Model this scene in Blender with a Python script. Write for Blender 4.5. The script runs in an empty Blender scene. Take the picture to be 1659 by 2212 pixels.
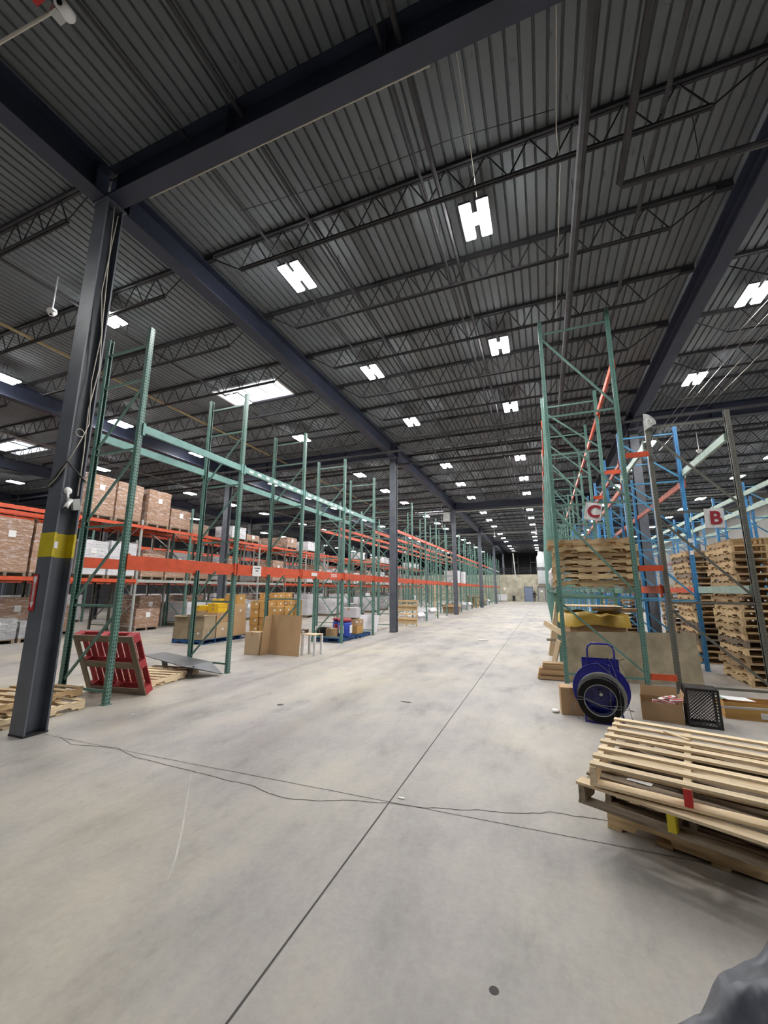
import bpy, bmesh, math, random
from mathutils import Vector, Matrix
random.seed(7)
PI = math.pi
scn = bpy.context.scene
COL = scn.collection
R = random.uniform

# ------------------------------------------------------------------ materials
def _new(name):
    m = bpy.data.materials.new(name); m.use_nodes = True
    nt = m.node_tree; b = nt.nodes['Principled BSDF']
    return m, nt, b
def _noise(nt, scale, coord='Object', detail=4, stretch=(1, 1, 1), rough=.6):
    tc = nt.nodes.new('ShaderNodeTexCoord'); mp = nt.nodes.new('ShaderNodeMapping')
    mp.inputs['Scale'].default_value = stretch
    n = nt.nodes.new('ShaderNodeTexNoise'); n.inputs['Scale'].default_value = scale
    n.inputs['Detail'].default_value = detail; n.inputs['Roughness'].default_value = rough
    nt.links.new(tc.outputs[coord], mp.inputs['Vector']); nt.links.new(mp.outputs['Vector'], n.inputs['Vector'])
    return n
def _ramp(nt, fac, stops):
    r = nt.nodes.new('ShaderNodeValToRGB'); e = r.color_ramp.elements
    while len(e) < len(stops): e.new(.5)
    for i, (p, c) in enumerate(stops):
        e[i].position = p; e[i].color = (*c, 1)
    nt.links.new(fac, r.inputs['Fac']); return r
def _mix(nt, a, b, fac, mode='MIX'):
    m = nt.nodes.new('ShaderNodeMix'); m.data_type = 'RGBA'; m.blend_type = mode
    for k, v in ((6, a), (7, b)):
        if isinstance(v, tuple): m.inputs[k].default_value = (*v, 1)
        else: nt.links.new(v, m.inputs[k])
    if isinstance(fac, (int, float)): m.inputs[0].default_value = fac
    else: nt.links.new(fac, m.inputs[0])
    return m.outputs[2]
def _math(nt, op, a, b=0.0, c=0.0):
    n = nt.nodes.new('ShaderNodeMath'); n.operation = op
    for i, v in enumerate((a, b, c)):
        if isinstance(v, (int, float)): n.inputs[i].default_value = v
        else: nt.links.new(v, n.inputs[i])
    return n.outputs[0]
def plain(name, c, rough=.5, metal=0., var=.12, scale=6, bump=0., spec=.5):
    m, nt, b = _new(name)
    n = _noise(nt, scale)
    d = tuple(max(0, x * (1 - var * 1.6)) for x in c); l = tuple(min(1, x * (1 + var)) for x in c)
    r = _ramp(nt, n.outputs['Fac'], [(.3, d), (.7, l)])
    nt.links.new(r.outputs['Color'], b.inputs['Base Color'])
    b.inputs['Roughness'].default_value = rough; b.inputs['Metallic'].default_value = metal
    b.inputs['Specular IOR Level'].default_value = spec
    if bump:
        bp = nt.nodes.new('ShaderNodeBump'); bp.inputs['Strength'].default_value = bump
        nt.links.new(n.outputs['Fac'], bp.inputs['Height']); nt.links.new(bp.outputs['Normal'], b.inputs['Normal'])
    return m
def emit(name, c, s):
    m, nt, b = _new(name)
    b.inputs['Base Color'].default_value = (*c, 1)
    b.inputs['Emission Color'].default_value = (*c, 1); b.inputs['Emission Strength'].default_value = s
    return m
def wood(name, c1, c2, axis, var=.35):
    m, nt, b = _new(name)
    st = [14, 14, 14]; st[axis] = 1.2
    n = _noise(nt, 3.0, stretch=tuple(st), detail=5)
    r = _ramp(nt, n.outputs['Fac'], [(.28, c1), (.55, c2), (.8, tuple(min(1, x * 1.15) for x in c2))])
    oi = nt.nodes.new('ShaderNodeObjectInfo')
    k = _math(nt, 'MULTIPLY_ADD', oi.outputs['Random'], var, 1 - var * .65)
    hsv = nt.nodes.new('ShaderNodeHueSaturation')
    nt.links.new(r.outputs['Color'], hsv.inputs['Color']); nt.links.new(k, hsv.inputs['Value'])
    nt.links.new(hsv.outputs['Color'], b.inputs['Base Color'])
    b.inputs['Roughness'].default_value = .75
    return m
def post_mat(name, c, rough=.38):
    """painted steel with the punched hole pattern of a rack post"""
    m, nt, b = _new(name)
    n = _noise(nt, 9)
    base = _ramp(nt, n.outputs['Fac'], [(.25, tuple(x * .8 for x in c)), (.7, tuple(min(1, x * 1.12) for x in c))]).outputs['Color']
    tc = nt.nodes.new('ShaderNodeTexCoord'); sx = nt.nodes.new('ShaderNodeSeparateXYZ')
    nt.links.new(tc.outputs['Object'], sx.inputs[0])
    sn = nt.nodes.new('ShaderNodeSeparateXYZ'); nt.links.new(tc.outputs['Normal'], sn.inputs[0])
    isx = _math(nt, 'GREATER_THAN', _math(nt, 'ABSOLUTE', sn.outputs['X']), .5)
    isy = _math(nt, 'GREATER_THAN', _math(nt, 'ABSOLUTE', sn.outputs['Y']), .5)
    z = _math(nt, 'MULTIPLY', _math(nt, 'SUBTRACT', _math(nt, 'FRACT', _math(nt, 'MULTIPLY', sx.outputs['Z'], 20.)), .5), .05)
    zz = _math(nt, 'DIVIDE', z, .0125)
    yy = _math(nt, 'DIVIDE', _math(nt, 'SUBTRACT', _math(nt, 'ABSOLUTE', sx.outputs['Y']), .021), .0085)
    d1 = _math(nt, 'ADD', _math(nt, 'MULTIPLY', zz, zz), _math(nt, 'MULTIPLY', yy, yy))
    h1 = _math(nt, 'MULTIPLY', _math(nt, 'LESS_THAN', d1, 1.), isx)
    xx = _math(nt, 'DIVIDE', sx.outputs['X'], .0065)
    z2 = _math(nt, 'DIVIDE', z, .0075)
    d2 = _math(nt, 'ADD', _math(nt, 'MULTIPLY', z2, z2), _math(nt, 'MULTIPLY', xx, xx))
    h2 = _math(nt, 'MULTIPLY', _math(nt, 'LESS_THAN', d2, 1.), isy)
    h = _math(nt, 'MAXIMUM', h1, h2)
    nt.links.new(_mix(nt, base, (.008, .012, .012), h), b.inputs['Base Color'])
    b.inputs['Roughness'].default_value = rough
    return m

M = {}
M['teal_post'] = post_mat('teal_post', (.115, .235, .20))
M['teal'] = plain('teal_paint', (.125, .24, .205), .35, var=.1)
M['teal_beam'] = plain('teal_beam_paint', (.17, .36, .33), .35, var=.1)
M['teal_pale'] = plain('pale_green_beam', (.32, .43, .37), .4)
M['orange'] = plain('orange_paint', (.60, .085, .03), .42, var=.12)
M['orange_dull'] = plain('dull_orange_paint', (.42, .09, .05), .5, var=.2)
M['brown_post'] = post_mat('brown_post', (.135, .135, .115))
M['brown'] = plain('brown_grey_paint', (.14, .14, .12), .4)
M['blue_post'] = post_mat('blue_post', (.045, .24, .52))
M['blue'] = plain('blue_paint', (.07, .28, .5), .35)
M['grey_post'] = post_mat('grey_post', (.42, .44, .42))
M['grey'] = plain('grey_paint', (.40, .42, .40), .4)
M['galv'] = plain('galvanised', (.5, .52, .53), .35, .7)
M['dark_steel'] = plain('dark_steel', (.02, .02, .024), .5, .0)
M['navy'] = plain('girder_paint', (.032, .040, .072), .5, var=.15, scale=2)
M['column'] = plain('column_paint', (.108, .120, .146), .4, var=.14, scale=3)
M['joist'] = plain('joist_paint', (.042, .042, .048), .7, spec=.25)
M['yellow'] = plain('yellow_band', (.58, .47, .02), .5, var=.08)
M['red'] = plain('red_plastic', (.55, .03, .03), .5)
M['white'] = plain('white_card', (.78, .78, .78), .6, var=.04)
M['white_plastic'] = plain('white_plastic', (.8, .8, .8), .35, var=.03)
M['letter'] = plain('letter_red', (.32, .015, .03), .6, var=.02)
M['ink'] = plain('ink', (.08, .08, .1), .6)
M['black'] = plain('black_plastic', (.012, .012, .014), .35, var=.1)
M['bag'] = plain('black_sheeting', (.095, .10, .125), .45, var=.3, scale=9, bump=.5)
M['cobalt'] = plain('cobalt_paint', (.008, .012, .26), .22, var=.08)
M['drum'] = plain('drum_blue', (.02, .06, .42), .35)
M['drum_lid'] = plain('drum_lid', (.35, .03, .05), .4)
M['cable'] = plain('cable_white', (.55, .52, .45), .5)
M['cable_dark'] = plain('cable_dark', (.03, .03, .03), .4)
M['strap'] = plain('strap_grey', (.36, .36, .35), .25, .3)
M['conduit'] = plain('conduit', (.36, .27, .13), .5)
M['pipe'] = plain('pipe_paint', (.075, .075, .082), .8, spec=.2)
M['concrete_wall'] = plain('concrete_wall', (.40, .37, .29), .9, var=.22, scale=1.3)
M['wall_dark'] = plain('dark_wall', (.035, .035, .04), .8)
M['wall_pale'] = plain('pale_wall', (.34, .33, .31), .85, var=.08, scale=1)
M['door_blue'] = plain('door_blue_grey', (.16, .2, .3), .5)
M['door_grey'] = plain('door_grey', (.34, .33, .29), .5)
M['door_frame'] = plain('door_frame', (.12, .13, .17), .5)
M['cloth_dark'] = plain('dark_clothing', (.012, .012, .014), .8)
M['skin'] = plain('skin', (.35, .2, .14), .6)
M['rubber'] = plain('rubber', (.010, .010, .010), .75, spec=.2)
M['plate'] = plain('dock_plate', (.14, .145, .155), .45, .5, var=.15)
M['led'] = emit('led_panel', (1., .99, .97), 160.)
M['lens'] = plain('lens', (.01, .01, .01), .1)
M['glass'] = plain('glazing_bar', (.6, .6, .6), .4)
W = {}
for nm, a, c in (('pine', (.50, .34, .17), (.72, .54, .31)), ('tan', (.33, .21, .11), (.54, .385, .215)),
                 ('aged', (.13, .10, .07), (.27, .21, .15)), ('pale', (.60, .45, .27), (.78, .63, .42)),
                 ('redwood', (.33, .02, .03), (.48, .05, .06)), ('bluewood', (.01, .05, .16), (.02, .09, .25))):
    W[nm] = (wood(nm + '_x', a, c, 0), wood(nm + '_y', a, c, 1))
def cardboard(name, c, var=.25):
    m, nt, b = _new(name)
    n = _noise(nt, 2.2, detail=3)
    r = _ramp(nt, n.outputs['Fac'], [(.3, tuple(x * .86 for x in c)), (.7, c)])
    oi = nt.nodes.new('ShaderNodeObjectInfo')
    k = _math(nt, 'MULTIPLY_ADD', oi.outputs['Random'], var, 1 - var * .6)
    hsv = nt.nodes.new('ShaderNodeHueSaturation')
    nt.links.new(r.outputs['Color'], hsv.inputs['Color']); nt.links.new(k, hsv.inputs['Value'])
    nt.links.new(hsv.outputs['Color'], b.inputs['Base Color']); b.inputs['Roughness'].default_value = .85
    return m
M['card'] = cardboard('cardboard', (.46, .30, .16))
M['card_pale'] = cardboard('pale_cardboard', (.50, .37, .23))
M['card_amber'] = cardboard('amber_cardboard', (.56, .32, .10))
M['card_grey'] = cardboard('grey_cardboard', (.36, .29, .19))
M['card_white'] = cardboard('white_cartons', (.68, .67, .70), .12)
M['card_yellow'] = cardboard('yellow_carton', (.80, .50, .02), .1)
M['tape'] = plain('tape', (.40, .24, .11), .3)
M['plywood'] = plain('weathered_plywood', (.44, .37, .26), .85, var=.2, scale=3.)
def wrapped(name, c):
    """cartons under stretch film: soft streaks of shine over box seams"""
    m, nt, b = _new(name)
    tc = nt.nodes.new('ShaderNodeTexCoord')
    br = nt.nodes.new('ShaderNodeTexBrick'); br.offset = .5
    br.inputs['Scale'].default_value = 1.; br.inputs['Brick Width'].default_value = .42; br.inputs['Row Height'].default_value = .27
    br.inputs['Mortar Size'].default_value = .005
    br.inputs['Color1'].default_value = (*c, 1); br.inputs['Color2'].default_value = (*[x * .82 for x in c], 1)
    br.inputs['Mortar'].default_value = (*[x * .6 for x in c], 1)
    sp = nt.nodes.new('ShaderNodeSeparateXYZ'); cb = nt.nodes.new('ShaderNodeCombineXYZ')
    nt.links.new(tc.outputs['Object'], sp.inputs[0])
    nt.links.new(_math(nt, 'ADD', sp.outputs['X'], sp.outputs['Y']), cb.inputs['X']); nt.links.new(sp.outputs['Z'], cb.inputs['Y'])
    nt.links.new(cb.outputs[0], br.inputs['Vector'])
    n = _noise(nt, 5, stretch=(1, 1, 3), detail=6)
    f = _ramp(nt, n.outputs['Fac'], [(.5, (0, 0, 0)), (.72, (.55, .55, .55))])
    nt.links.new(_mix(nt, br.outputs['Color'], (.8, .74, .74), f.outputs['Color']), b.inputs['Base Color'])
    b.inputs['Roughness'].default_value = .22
    bp = nt.nodes.new('ShaderNodeBump'); bp.inputs['Strength'].default_value = .6; bp.inputs['Distance'].default_value = .05
    nt.links.new(n.outputs['Fac'], bp.inputs['Height']); nt.links.new(bp.outputs['Normal'], b.inputs['Normal'])
    return m
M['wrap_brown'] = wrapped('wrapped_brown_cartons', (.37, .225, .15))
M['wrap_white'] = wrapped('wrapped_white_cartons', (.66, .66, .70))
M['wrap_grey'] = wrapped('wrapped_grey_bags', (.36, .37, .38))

def floor_mat():
    m, nt, b = _new('polished_concrete')
    n1 = _noise(nt, .35, detail=6, rough=.6)
    n2 = _noise(nt, 1.4, detail=8, stretch=(1.6, .7, 1), rough=.65)
    n3 = _noise(nt, 22, detail=5, rough=.75)
    c1 = _ramp(nt, n1.outputs['Fac'], [(.32, (.345, .318, .318)), (.5, (.42, .395, .362)), (.68, (.52, .475, .385))]).outputs['Color']
    c2 = _ramp(nt, n2.outputs['Fac'], [(.28, (.62, .62, .64)), (.42, (.87, .87, .88)), (.55, (.97, .97, .97)), (.72, (1.06, 1.03, .97))]).outputs['Color']
    c3 = _ramp(nt, n3.outputs['Fac'], [(.3, (.87, .87, .87)), (.65, (1, 1, 1))]).outputs['Color']
    c = _mix(nt, c1, c2, 1., 'MULTIPLY'); c = _mix(nt, c, c3, 1., 'MULTIPLY')
    nt.links.new(c, b.inputs['Base Color'])
    r = _ramp(nt, n2.outputs['Fac'], [(.3, (.62, .62, .62)), (.7, (.46, .46, .46))])
    nt.links.new(r.outputs['Color'], b.inputs['Roughness'])
    b.inputs['Specular IOR Level'].default_value = .35
    return m
M['floor'] = floor_mat()
M['joint'] = plain('joint_filler', (.055, .05, .048), .8)
M['scuff'] = plain('chalky_scuff', (.50, .48, .44), .8)
def deck_mat():
    m, nt, b = _new('roof_deck')
    n = _noise(nt, .6, detail=5, stretch=(1, .35, 1)); n2 = _noise(nt, 14, detail=3, stretch=(1, .3, 1))
    c1 = _ramp(nt, n.outputs['Fac'], [(.3, (.145, .160, .176)), (.7, (.185, .204, .216))]).outputs['Color']
    c2 = _ramp(nt, n2.outputs['Fac'], [(.25, (.55, .55, .55)), (.38, (1, 1, 1))]).outputs['Color']
    nt.links.new(_mix(nt, c1, c2, 1., 'MULTIPLY'), b.inputs['Base Color'])
    b.inputs['Roughness'].default_value = .8; b.inputs['Specular IOR Level'].default_value = .25
    return m
M['deck'] = deck_mat()

# ------------------------------------------------------------------ mesh builder
class MB:
    def __init__(s): s.v = []; s.f = []; s.mi = []
    def quadbox(s, p, mi=0):
        n = len(s.v); s.v += [tuple(q) for q in p]
        for f in ((0, 3, 2, 1), (4, 5, 6, 7), (0, 1, 5, 4), (1, 2, 6, 5), (2, 3, 7, 6), (3, 0, 4, 7)):
            s.f.append(tuple(n + i for i in f)); s.mi.append(mi)
        return s
    def box(s, x0, x1, y0, y1, z0, z1, mi=0):
        return s.quadbox([(x0, y0, z0), (x1, y0, z0), (x1, y1, z0), (x0, y1, z0), (x0, y0, z1), (x1, y0, z1), (x1, y1, z1), (x0, y1, z1)], mi)
    def bar(s, a, b, w, h, up=(0, 0, 1), mi=0):
        a = Vector(a); b = Vector(b); d = (b - a).normalized(); u = Vector(up)
        if abs(d.dot(u)) > .98: u = Vector((1, 0, 0))
        r = d.cross(u).normalized(); u = r.cross(d).normalized(); p = []
        for q in (a, b):
            p += [q - r * w / 2 - u * h / 2, q + r * w / 2 - u * h / 2, q + r * w / 2 + u * h / 2, q - r * w / 2 + u * h / 2]
        return s.quadbox([p[0], p[1], p[2], p[3], p[4], p[5], p[6], p[7]], mi)
    def tube(s, pts, r, n=8, mi=0, closed=False):
        P = [Vector(p) for p in pts]; k = len(P); base = len(s.v)
        for i, p in enumerate(P):
            a = P[(i - 1) % k] if (i or closed) else P[0]; b = P[(i + 1) % k] if (i < k - 1 or closed) else P[-1]
            d = (b - a).normalized(); u = Vector((0, 0, 1))
            if abs(d.dot(u)) > .95: u = Vector((0, 1, 0))
            x = d.cross(u).normalized(); y = x.cross(d)
            rr = r[i] if isinstance(r, (list, tuple)) else r
            for j in range(n):
                t = 2 * PI * j / n; s.v.append(tuple(p + x * math.cos(t) * rr + y * math.sin(t) * rr))
        for i in range(k if closed else k - 1):
            for j in range(n):
                a = base + i * n + j; b = base + i * n + (j + 1) % n; i2 = (i + 1) % k
                s.f.append((a, b, base + i2 * n + (j + 1) % n, base + i2 * n + j)); s.mi.append(mi)
        if not closed:
            s.f.append(tuple(base + j for j in reversed(range(n)))); s.f.append(tuple(base + (k - 1) * n + j for j in range(n))); s.mi += [mi, mi]
        return s
    def lathe(s, prof, c=(0, 0, 0), n=24, axis='z', mi=0):
        base = len(s.v); c = Vector(c)
        for (r, h) in prof:
            for j in range(n):
                t = 2 * PI * j / n; a, b = r * math.cos(t), r * math.sin(t)
                s.v.append(tuple(c + (Vector((a, b, h)) if axis == 'z' else Vector((a, h, b)) if axis == 'y' else Vector((h, a, b)))))
        for i in range(len(prof) - 1):
            for j in range(n):
                q = (base + i * n + j, base + i * n + (j + 1) % n, base + (i + 1) * n + (j + 1) % n, base + (i + 1) * n + j)
                s.f.append(q); s.mi.append(mi)
        return s
    def prism(s, poly, fn0, fn1, mi=0):
        n = len(poly); base = len(s.v)
        s.v += [tuple(fn0(*p)) for p in poly] + [tuple(fn1(*p)) for p in poly]
        for j in range(n):
            s.f.append((base + j, base + (j + 1) % n, base + n + (j + 1) % n, base + n + j)); s.mi.append(mi)
        s.f.append(tuple(base + j for j in reversed(range(n)))); s.f.append(tuple(base + n + j for j in range(n))); s.mi += [mi, mi]
        return s
    def mesh(s, name, mats):
        me = bpy.data.meshes.new(name); me.from_pydata(s.v, [], s.f)
        for m in (mats if isinstance(mats, (list, tuple)) else [mats]): me.materials.append(m)
        for p, i in zip(me.polygons, s.mi): p.material_index = i
        bm = bmesh.new(); bm.from_mesh(me); bmesh.ops.recalc_face_normals(bm, faces=bm.faces); bm.to_mesh(me); bm.free()
        return me

def ob(name, me, parent=None, loc=(0, 0, 0), rot=(0, 0, 0)):
    o = bpy.data.objects.new(name, me); COL.objects.link(o); o.location = loc; o.rotation_euler = rot
    if parent: o.parent = parent
    return o
def put(mb, name, mat, parent=None, loc=(0, 0, 0), rot=(0, 0, 0), smooth=False):
    me = mb.mesh(name, mat)
    if smooth:
        for p in me.polygons: p.use_smooth = True
    return ob(name, me, parent, loc, rot)
def bevel(o, w=.004, seg=2):
    m = o.modifiers.new('edge', 'BEVEL'); m.width = w; m.segments = seg; m.limit_method = 'ANGLE'; return o
def tag(o, label, cat, group=None, kind='thing'):
    o['label'] = label; o['category'] = cat; o['kind'] = kind
    if group: o['group'] = group
    elif 'group' in o: del o['group']
    return o
def thing(name, label, cat, loc=(0, 0, 0), rz=0, group=None, rot=None):
    o = bpy.data.objects.new(name, None); COL.objects.link(o); o.empty_display_size = .1
    o.location = loc; o.rotation_euler = rot if rot else (0, 0, rz)
    return tag(o, label, cat, group)
def struct(o, label=None):
    o['kind'] = 'structure'
    if label: o['label'] = label
    return o
KIDS = {}
def copy_tree(o, parent=None):
    c = o.copy(); COL.objects.link(c); c.parent = parent
    for ch in list(o.children): copy_tree(ch, c)
    return c
class Proto:
    """first use places the thing itself, later uses copy it with its parts"""
    def __init__(s, root): s.root = root; s.used = False
    def at(s, label, loc, rz=0, group=None, rot=None, cat=None):
        o = s.root if not s.used else copy_tree(s.root); s.used = True
        o.location = loc; o.rotation_euler = rot if rot else (0, 0, rz)
        tag(o, label, cat or s.root['category'], group); return o
def prune(protos):
    for p in protos:
        if not p.used:
            def rm(o):
                for c in list(o.children): rm(c)
                bpy.data.objects.remove(o)
            rm(p.root)
ORD = ['first', 'second', 'third', 'fourth', 'fifth', 'sixth', 'seventh', 'eighth', 'ninth', 'tenth', 'eleventh', 'twelfth', 'thirteenth',
       'fourteenth', 'fifteenth', 'sixteenth', 'seventeenth', 'eighteenth', 'nineteenth', 'twentieth'] + \
      ['twenty-' + x for x in ('first', 'second', 'third', 'fourth', 'fifth', 'sixth', 'seventh', 'eighth', 'ninth')] + ['thirtieth'] + \
      ['thirty-' + x for x in ('first', 'second', 'third', 'fourth', 'fifth', 'sixth', 'seventh', 'eighth', 'ninth')] + ['fortieth']

# ------------------------------------------------------------------ room shell
X0, X1, Y0, YW, YE = -36., 13.2, -5.6, 63.4, 71.
fl = put(MB().box(X0, X1, Y0, YE, -.2, 0), 'floor', M['floor']); struct(fl)
def ribbon(pts, w, z=.0015, taper=False):
    mb = MB(); L = []
    P = [Vector((p[0], p[1], 0)) for p in pts]
    for i, p in enumerate(P):
        d = (P[min(i + 1, len(P) - 1)] - P[max(i - 1, 0)]).normalized(); n = Vector((-d.y, d.x, 0))
        ww = w * (math.sin(PI * (i + .5) / len(P)) if taper else 1) / 2
        mb.v += [tuple(p + n * ww + Vector((0, 0, z))), tuple(p - n * ww + Vector((0, 0, z)))]
    for i in range(len(P) - 1):
        mb.f.append((2 * i, 2 * i + 1, 2 * i + 3, 2 * i + 2)); mb.mi.append(0)
    return mb
put(ribbon([(-1.23, -5), (-1.22, 3.25), (-1.22, 63)], .010), 'joint', M['joint'], fl)
put(ribbon([(-14, 3.2), (-3.97, 3.22), (.37, 3.29), (8, 3.4)], .005), 'joint', M['joint'], fl)
for yy in (15.3, 27.5, 39.7): put(ribbon([(-14, yy), (3, yy)], .006), 'joint', M['joint'], fl)
put(ribbon([(-5.5, 15), (-5.5, 60)], .01), 'joint', M['joint'], fl)
CR = [(-5.09, 3.23), (-4.74, 3.13), (-4.2, 3.24), (-3.79, 3.14), (-3.38, 3.13), (-3.01, 3.11), (-2.68, 3.09), (-2.38, 3.09), (-2.17, 3.03), (-2.0, 3.01),
      (-1.72, 3.08), (-1.52, 3.17), (-1.33, 3.21), (-1.22, 3.25), (-.99, 3.27), (-.79, 3.33), (-.67, 3.36), (-.53, 3.41), (-.42, 3.42), (-.18, 3.5),
      (-.06, 3.57), (.09, 3.57), (.29, 3.59), (.6, 3.56)]
cr = []
for (a, b), (c, d) in zip(CR, CR[1:]):
    for t in (0, .25, .5, .75): cr.append((a + (c - a) * t + R(-.006, .006), b + (d - b) * t + R(-.008, .008)))
put(ribbon(cr, .006, .002), 'crack', M['joint'], fl)
put(ribbon([(-6.2, 2.55), (-5.9, 2.5), (-5.5, 2.56), (-5.1, 2.5), (-4.8, 2.52)], .004, .002), 'crack', M['joint'], fl)
put(ribbon([(-3.03, 3.08), (-2.68, 2.7), (-2.41, 2.41), (-2.21, 2.18), (-2.08, 2.01)], .014, .0012, True), 'scuff_mark', M['scuff'], fl)
for (x, y, r) in ((-.3, 2.02, .02), (-3.6, 5.2, .05), (.6, 2.4, .015)):
    put(MB().lathe([(.0001, .0012), (r, .0012)], (x, y, 0), 10), 'stain', M['joint'], fl)

# corrugated deck with openings for the rooflights
SKY = [(-9.32, -6.95, 8.97, 10.2), (-9.32, -6.95, 30.6, 31.8), (-22.3, -20.1, 9.3, 10.6)]
ZD = 7.70
mb = MB(); P = .1524
prof = [(0, 0), (.008, .04), (.030, .04), (.038, 0), (P, 0)]
x = X0
while x < X1:
    segs = [(Y0, YE)]
    for (a, b, c, d) in SKY:
        if x + P > a and x < b:
            segs = [t for s in segs for t in (((s[0], c), (d, s[1])) if s[0] < c and s[1] > d else (s,))]
    for (a, b) in segs:
        base = len(mb.v)
        for (px, pz) in prof: mb.v += [(x + px, a, ZD + pz), (x + px, b, ZD + pz)]
        for i in range(len(prof) - 1): mb.f.append((base + 2 * i, base + 2 * i + 1, base + 2 * i + 3, base + 2 * i + 2)); mb.mi.append(0)
    x += P
ce = put(mb, 'ceiling', M['deck']); struct(ce)
# roof covering above the deck, so no daylight leaks through the flutes
mb = MB()
xs = sorted({X0, X1, *[s[0] for s in SKY], *[s[1] for s in SKY]}); ys = sorted({Y0, YE, *[s[2] for s in SKY], *[s[3] for s in SKY]})
for xa, xb in zip(xs, xs[1:]):
    for ya, yb in zip(ys, ys[1:]):
        if not any(xa >= s[0] - .01 and xb <= s[1] + .01 and ya >= s[2] - .01 and yb <= s[3] + .01 for s in SKY):
            mb.box(xa, xb, ya, yb, ZD + .045, ZD + .2)
put(mb, 'roof_covering', M['wall_dark'], ce)
struct(put(MB().box(X0, X1, YW, YW + .3, 0, 3.88), 'wall_far', M['concrete_wall']))
struct(put(MB().box(X0, X1, YE, YE + .3, 0, ZD + .2), 'wall_far_upper', M['wall_dark']))
struct(put(MB().box(X0, X1, YW + .3, YE, 3.6, 3.88), 'floor_mezzanine', M['concrete_wall']))
struct(put(MB().box(X0 - .3, X0, Y0, YE, 0, ZD + .2), 'wall_left', M['wall_dark']))
struct(put(MB().box(X1, X1 + .3, Y0, YE, 0, ZD + .2), 'wall_right', M['wall_pale']))
struct(put(MB().box(X0, X1, Y0 - .3, Y0, 0, ZD + .2), 'wall_back', M['wall_dark']))
# doors in the far wall
def far_door(n, x0, x1, z1, mat, sign):
    d = put(MB().box(x0 - .12, x1 + .12, YW - .06, YW - .001, 0, z1 + .14), 'door_%d' % n, M['door_frame']); struct(d)
    put(MB().box(x0, x1, YW - .1, YW - .061, .02, z1), 'leaf', mat, d)
    if sign: put(MB().box((x0 + x1) / 2 - .16, (x0 + x1) / 2 + .16, YW - .115, YW - .101, 1.35, 1.6), 'notice', M['white'], d)
    put(MB().box(x0 + .06, x0 + .12, YW - .14, YW - .101, .95, 1.05), 'door_handle', M['galv'], d)
far_door(1, -2.66, -1.66, 2.0, M['door_blue'], False)
far_door(2, -.84, .04, 2.02, M['door_grey'], True)
# rooflights: curb, glazing bars
for i, (a, b, c, d) in enumerate(SKY):
    r = put(MB().box(a, b, c, c + .05, ZD - .02, ZD + .62).box(a, b, d - .05, d, ZD - .02, ZD + .62).box(a, a + .05, c + .05, d - .05, ZD - .02, ZD + .62).box(b - .05, b, c + .05, d - .05, ZD - .02, ZD + .62),
            'window_%d' % (i + 1), M['white_plastic']); struct(r)
    g = MB()
    for k in (1, 2, 3): g.bar((a + (b - a) * k / 4, c, ZD + .3), (a + (b - a) * k / 4, d, ZD + .3), .03, .03)
    g.bar((a, (c + d) / 2, ZD + .3), (b, (c + d) / 2, ZD + .3), .04, .04)
    put(g, 'glazing_bar', M['glass'], r)

# ------------------------------------------------------------------ steel frame
BAY, YC = 12.17, 3.13
CX = [-31.5, -22.85, -14.2, -5.55, 3.17, 11.8]
COLN = {-5.55: 'along the open aisle', 3.17: 'behind the blue rack frames', -14.2: 'behind the rows of green frames', -22.85: 'deep among the loaded racks',
        -31.5: 'in the dim far bays', 11.8: 'beside the pale side wall'}
def isec_y(y0, y1, w, z0, z1, tw=.012, tf=.025):
    return MB().box(-w / 2, w / 2, y0, y1, z0, z0 + tf).box(-w / 2, w / 2, y0, y1, z1 - tf, z1).box(-tw / 2, tw / 2, y0, y1, z0 + tf, z1 - tf)
ZB, ZT = 7.06, 7.56
def mkcol():
    r = thing('steel_column', '', 'column')
    mb = MB().box(-.13, .13, -.12, -.10, .02, ZB).box(-.13, .13, .10, .12, .02, ZB).box(-.008, .008, -.10, .10, .02, ZB)
    put(mb, 'shaft', M['column'], r)
    put(MB().box(-.135, .135, -.125, .125, 0, .02), 'base_plate', M['dark_steel'], r)
    put(MB().box(-.15, .15, -.15, .15, ZB - .022, ZB - .002), 'cap_plate', M['column'], r)
    return r
pc = Proto(mkcol())
col0 = None
for x in CX:
    for k in range(6):
        y = YC + BAY * k
        if y > 66 or (x == 3.17 and k == 0) or (x == 11.8 and k == 0): continue
        if x in (-31.5,) and k > 4: continue
        loc = (x, y, 0)
        if x == -5.55 and k == 0: loc = (-5.53, 3.16, 0)
        lab = f'dark grey steel roof column {COLN[x]}, {ORD[k]} along its line'
        if x == -5.55: lab = ['dark grey steel column with a yellow painted band beside the aisle', 'plain dark grey column just past the first five green frames',
                              'dark grey column carrying a pale box near its top beside the aisle', 'dark grey aisle column, fourth in line from the banded one',
                              'dark grey aisle column, fifth in line from the banded one', 'dark grey aisle column on the mezzanine edge at the far end'][k]
        o = pc.at(lab, loc, group=None)
        if x == -5.55 and k == 0: col0 = o
mbd = MB()
def band(mb, z0, z1, e=.003):
    mb.box(-.13 - e, .13 + e, -.12 - e, -.12, z0, z1).box(-.13 - e, .13 + e, .12, .12 + e, z0, z1)
    mb.box(-.13 - e, -.13, -.12, -.10 + e, z0, z1).box(.13, .13 + e, -.12, -.10 + e, z0, z1).box(.13, .13 + e, .10 - e, .12, z0, z1).box(-.13 - e, -.13, .10 - e, .12, z0, z1)
    mb.box(.008, .008 + e, -.10, .10, z0, z1).box(-.008 - e, -.008, -.10, .10, z0, z1).box(.008, .13, -.10, -.10 + e, z0, z1).box(.008, .13, .10 - e, .10, z0, z1)
    return mb
put(band(mbd, 1.98, 2.27), 'yellow_band', M['yellow'], col0)
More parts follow.
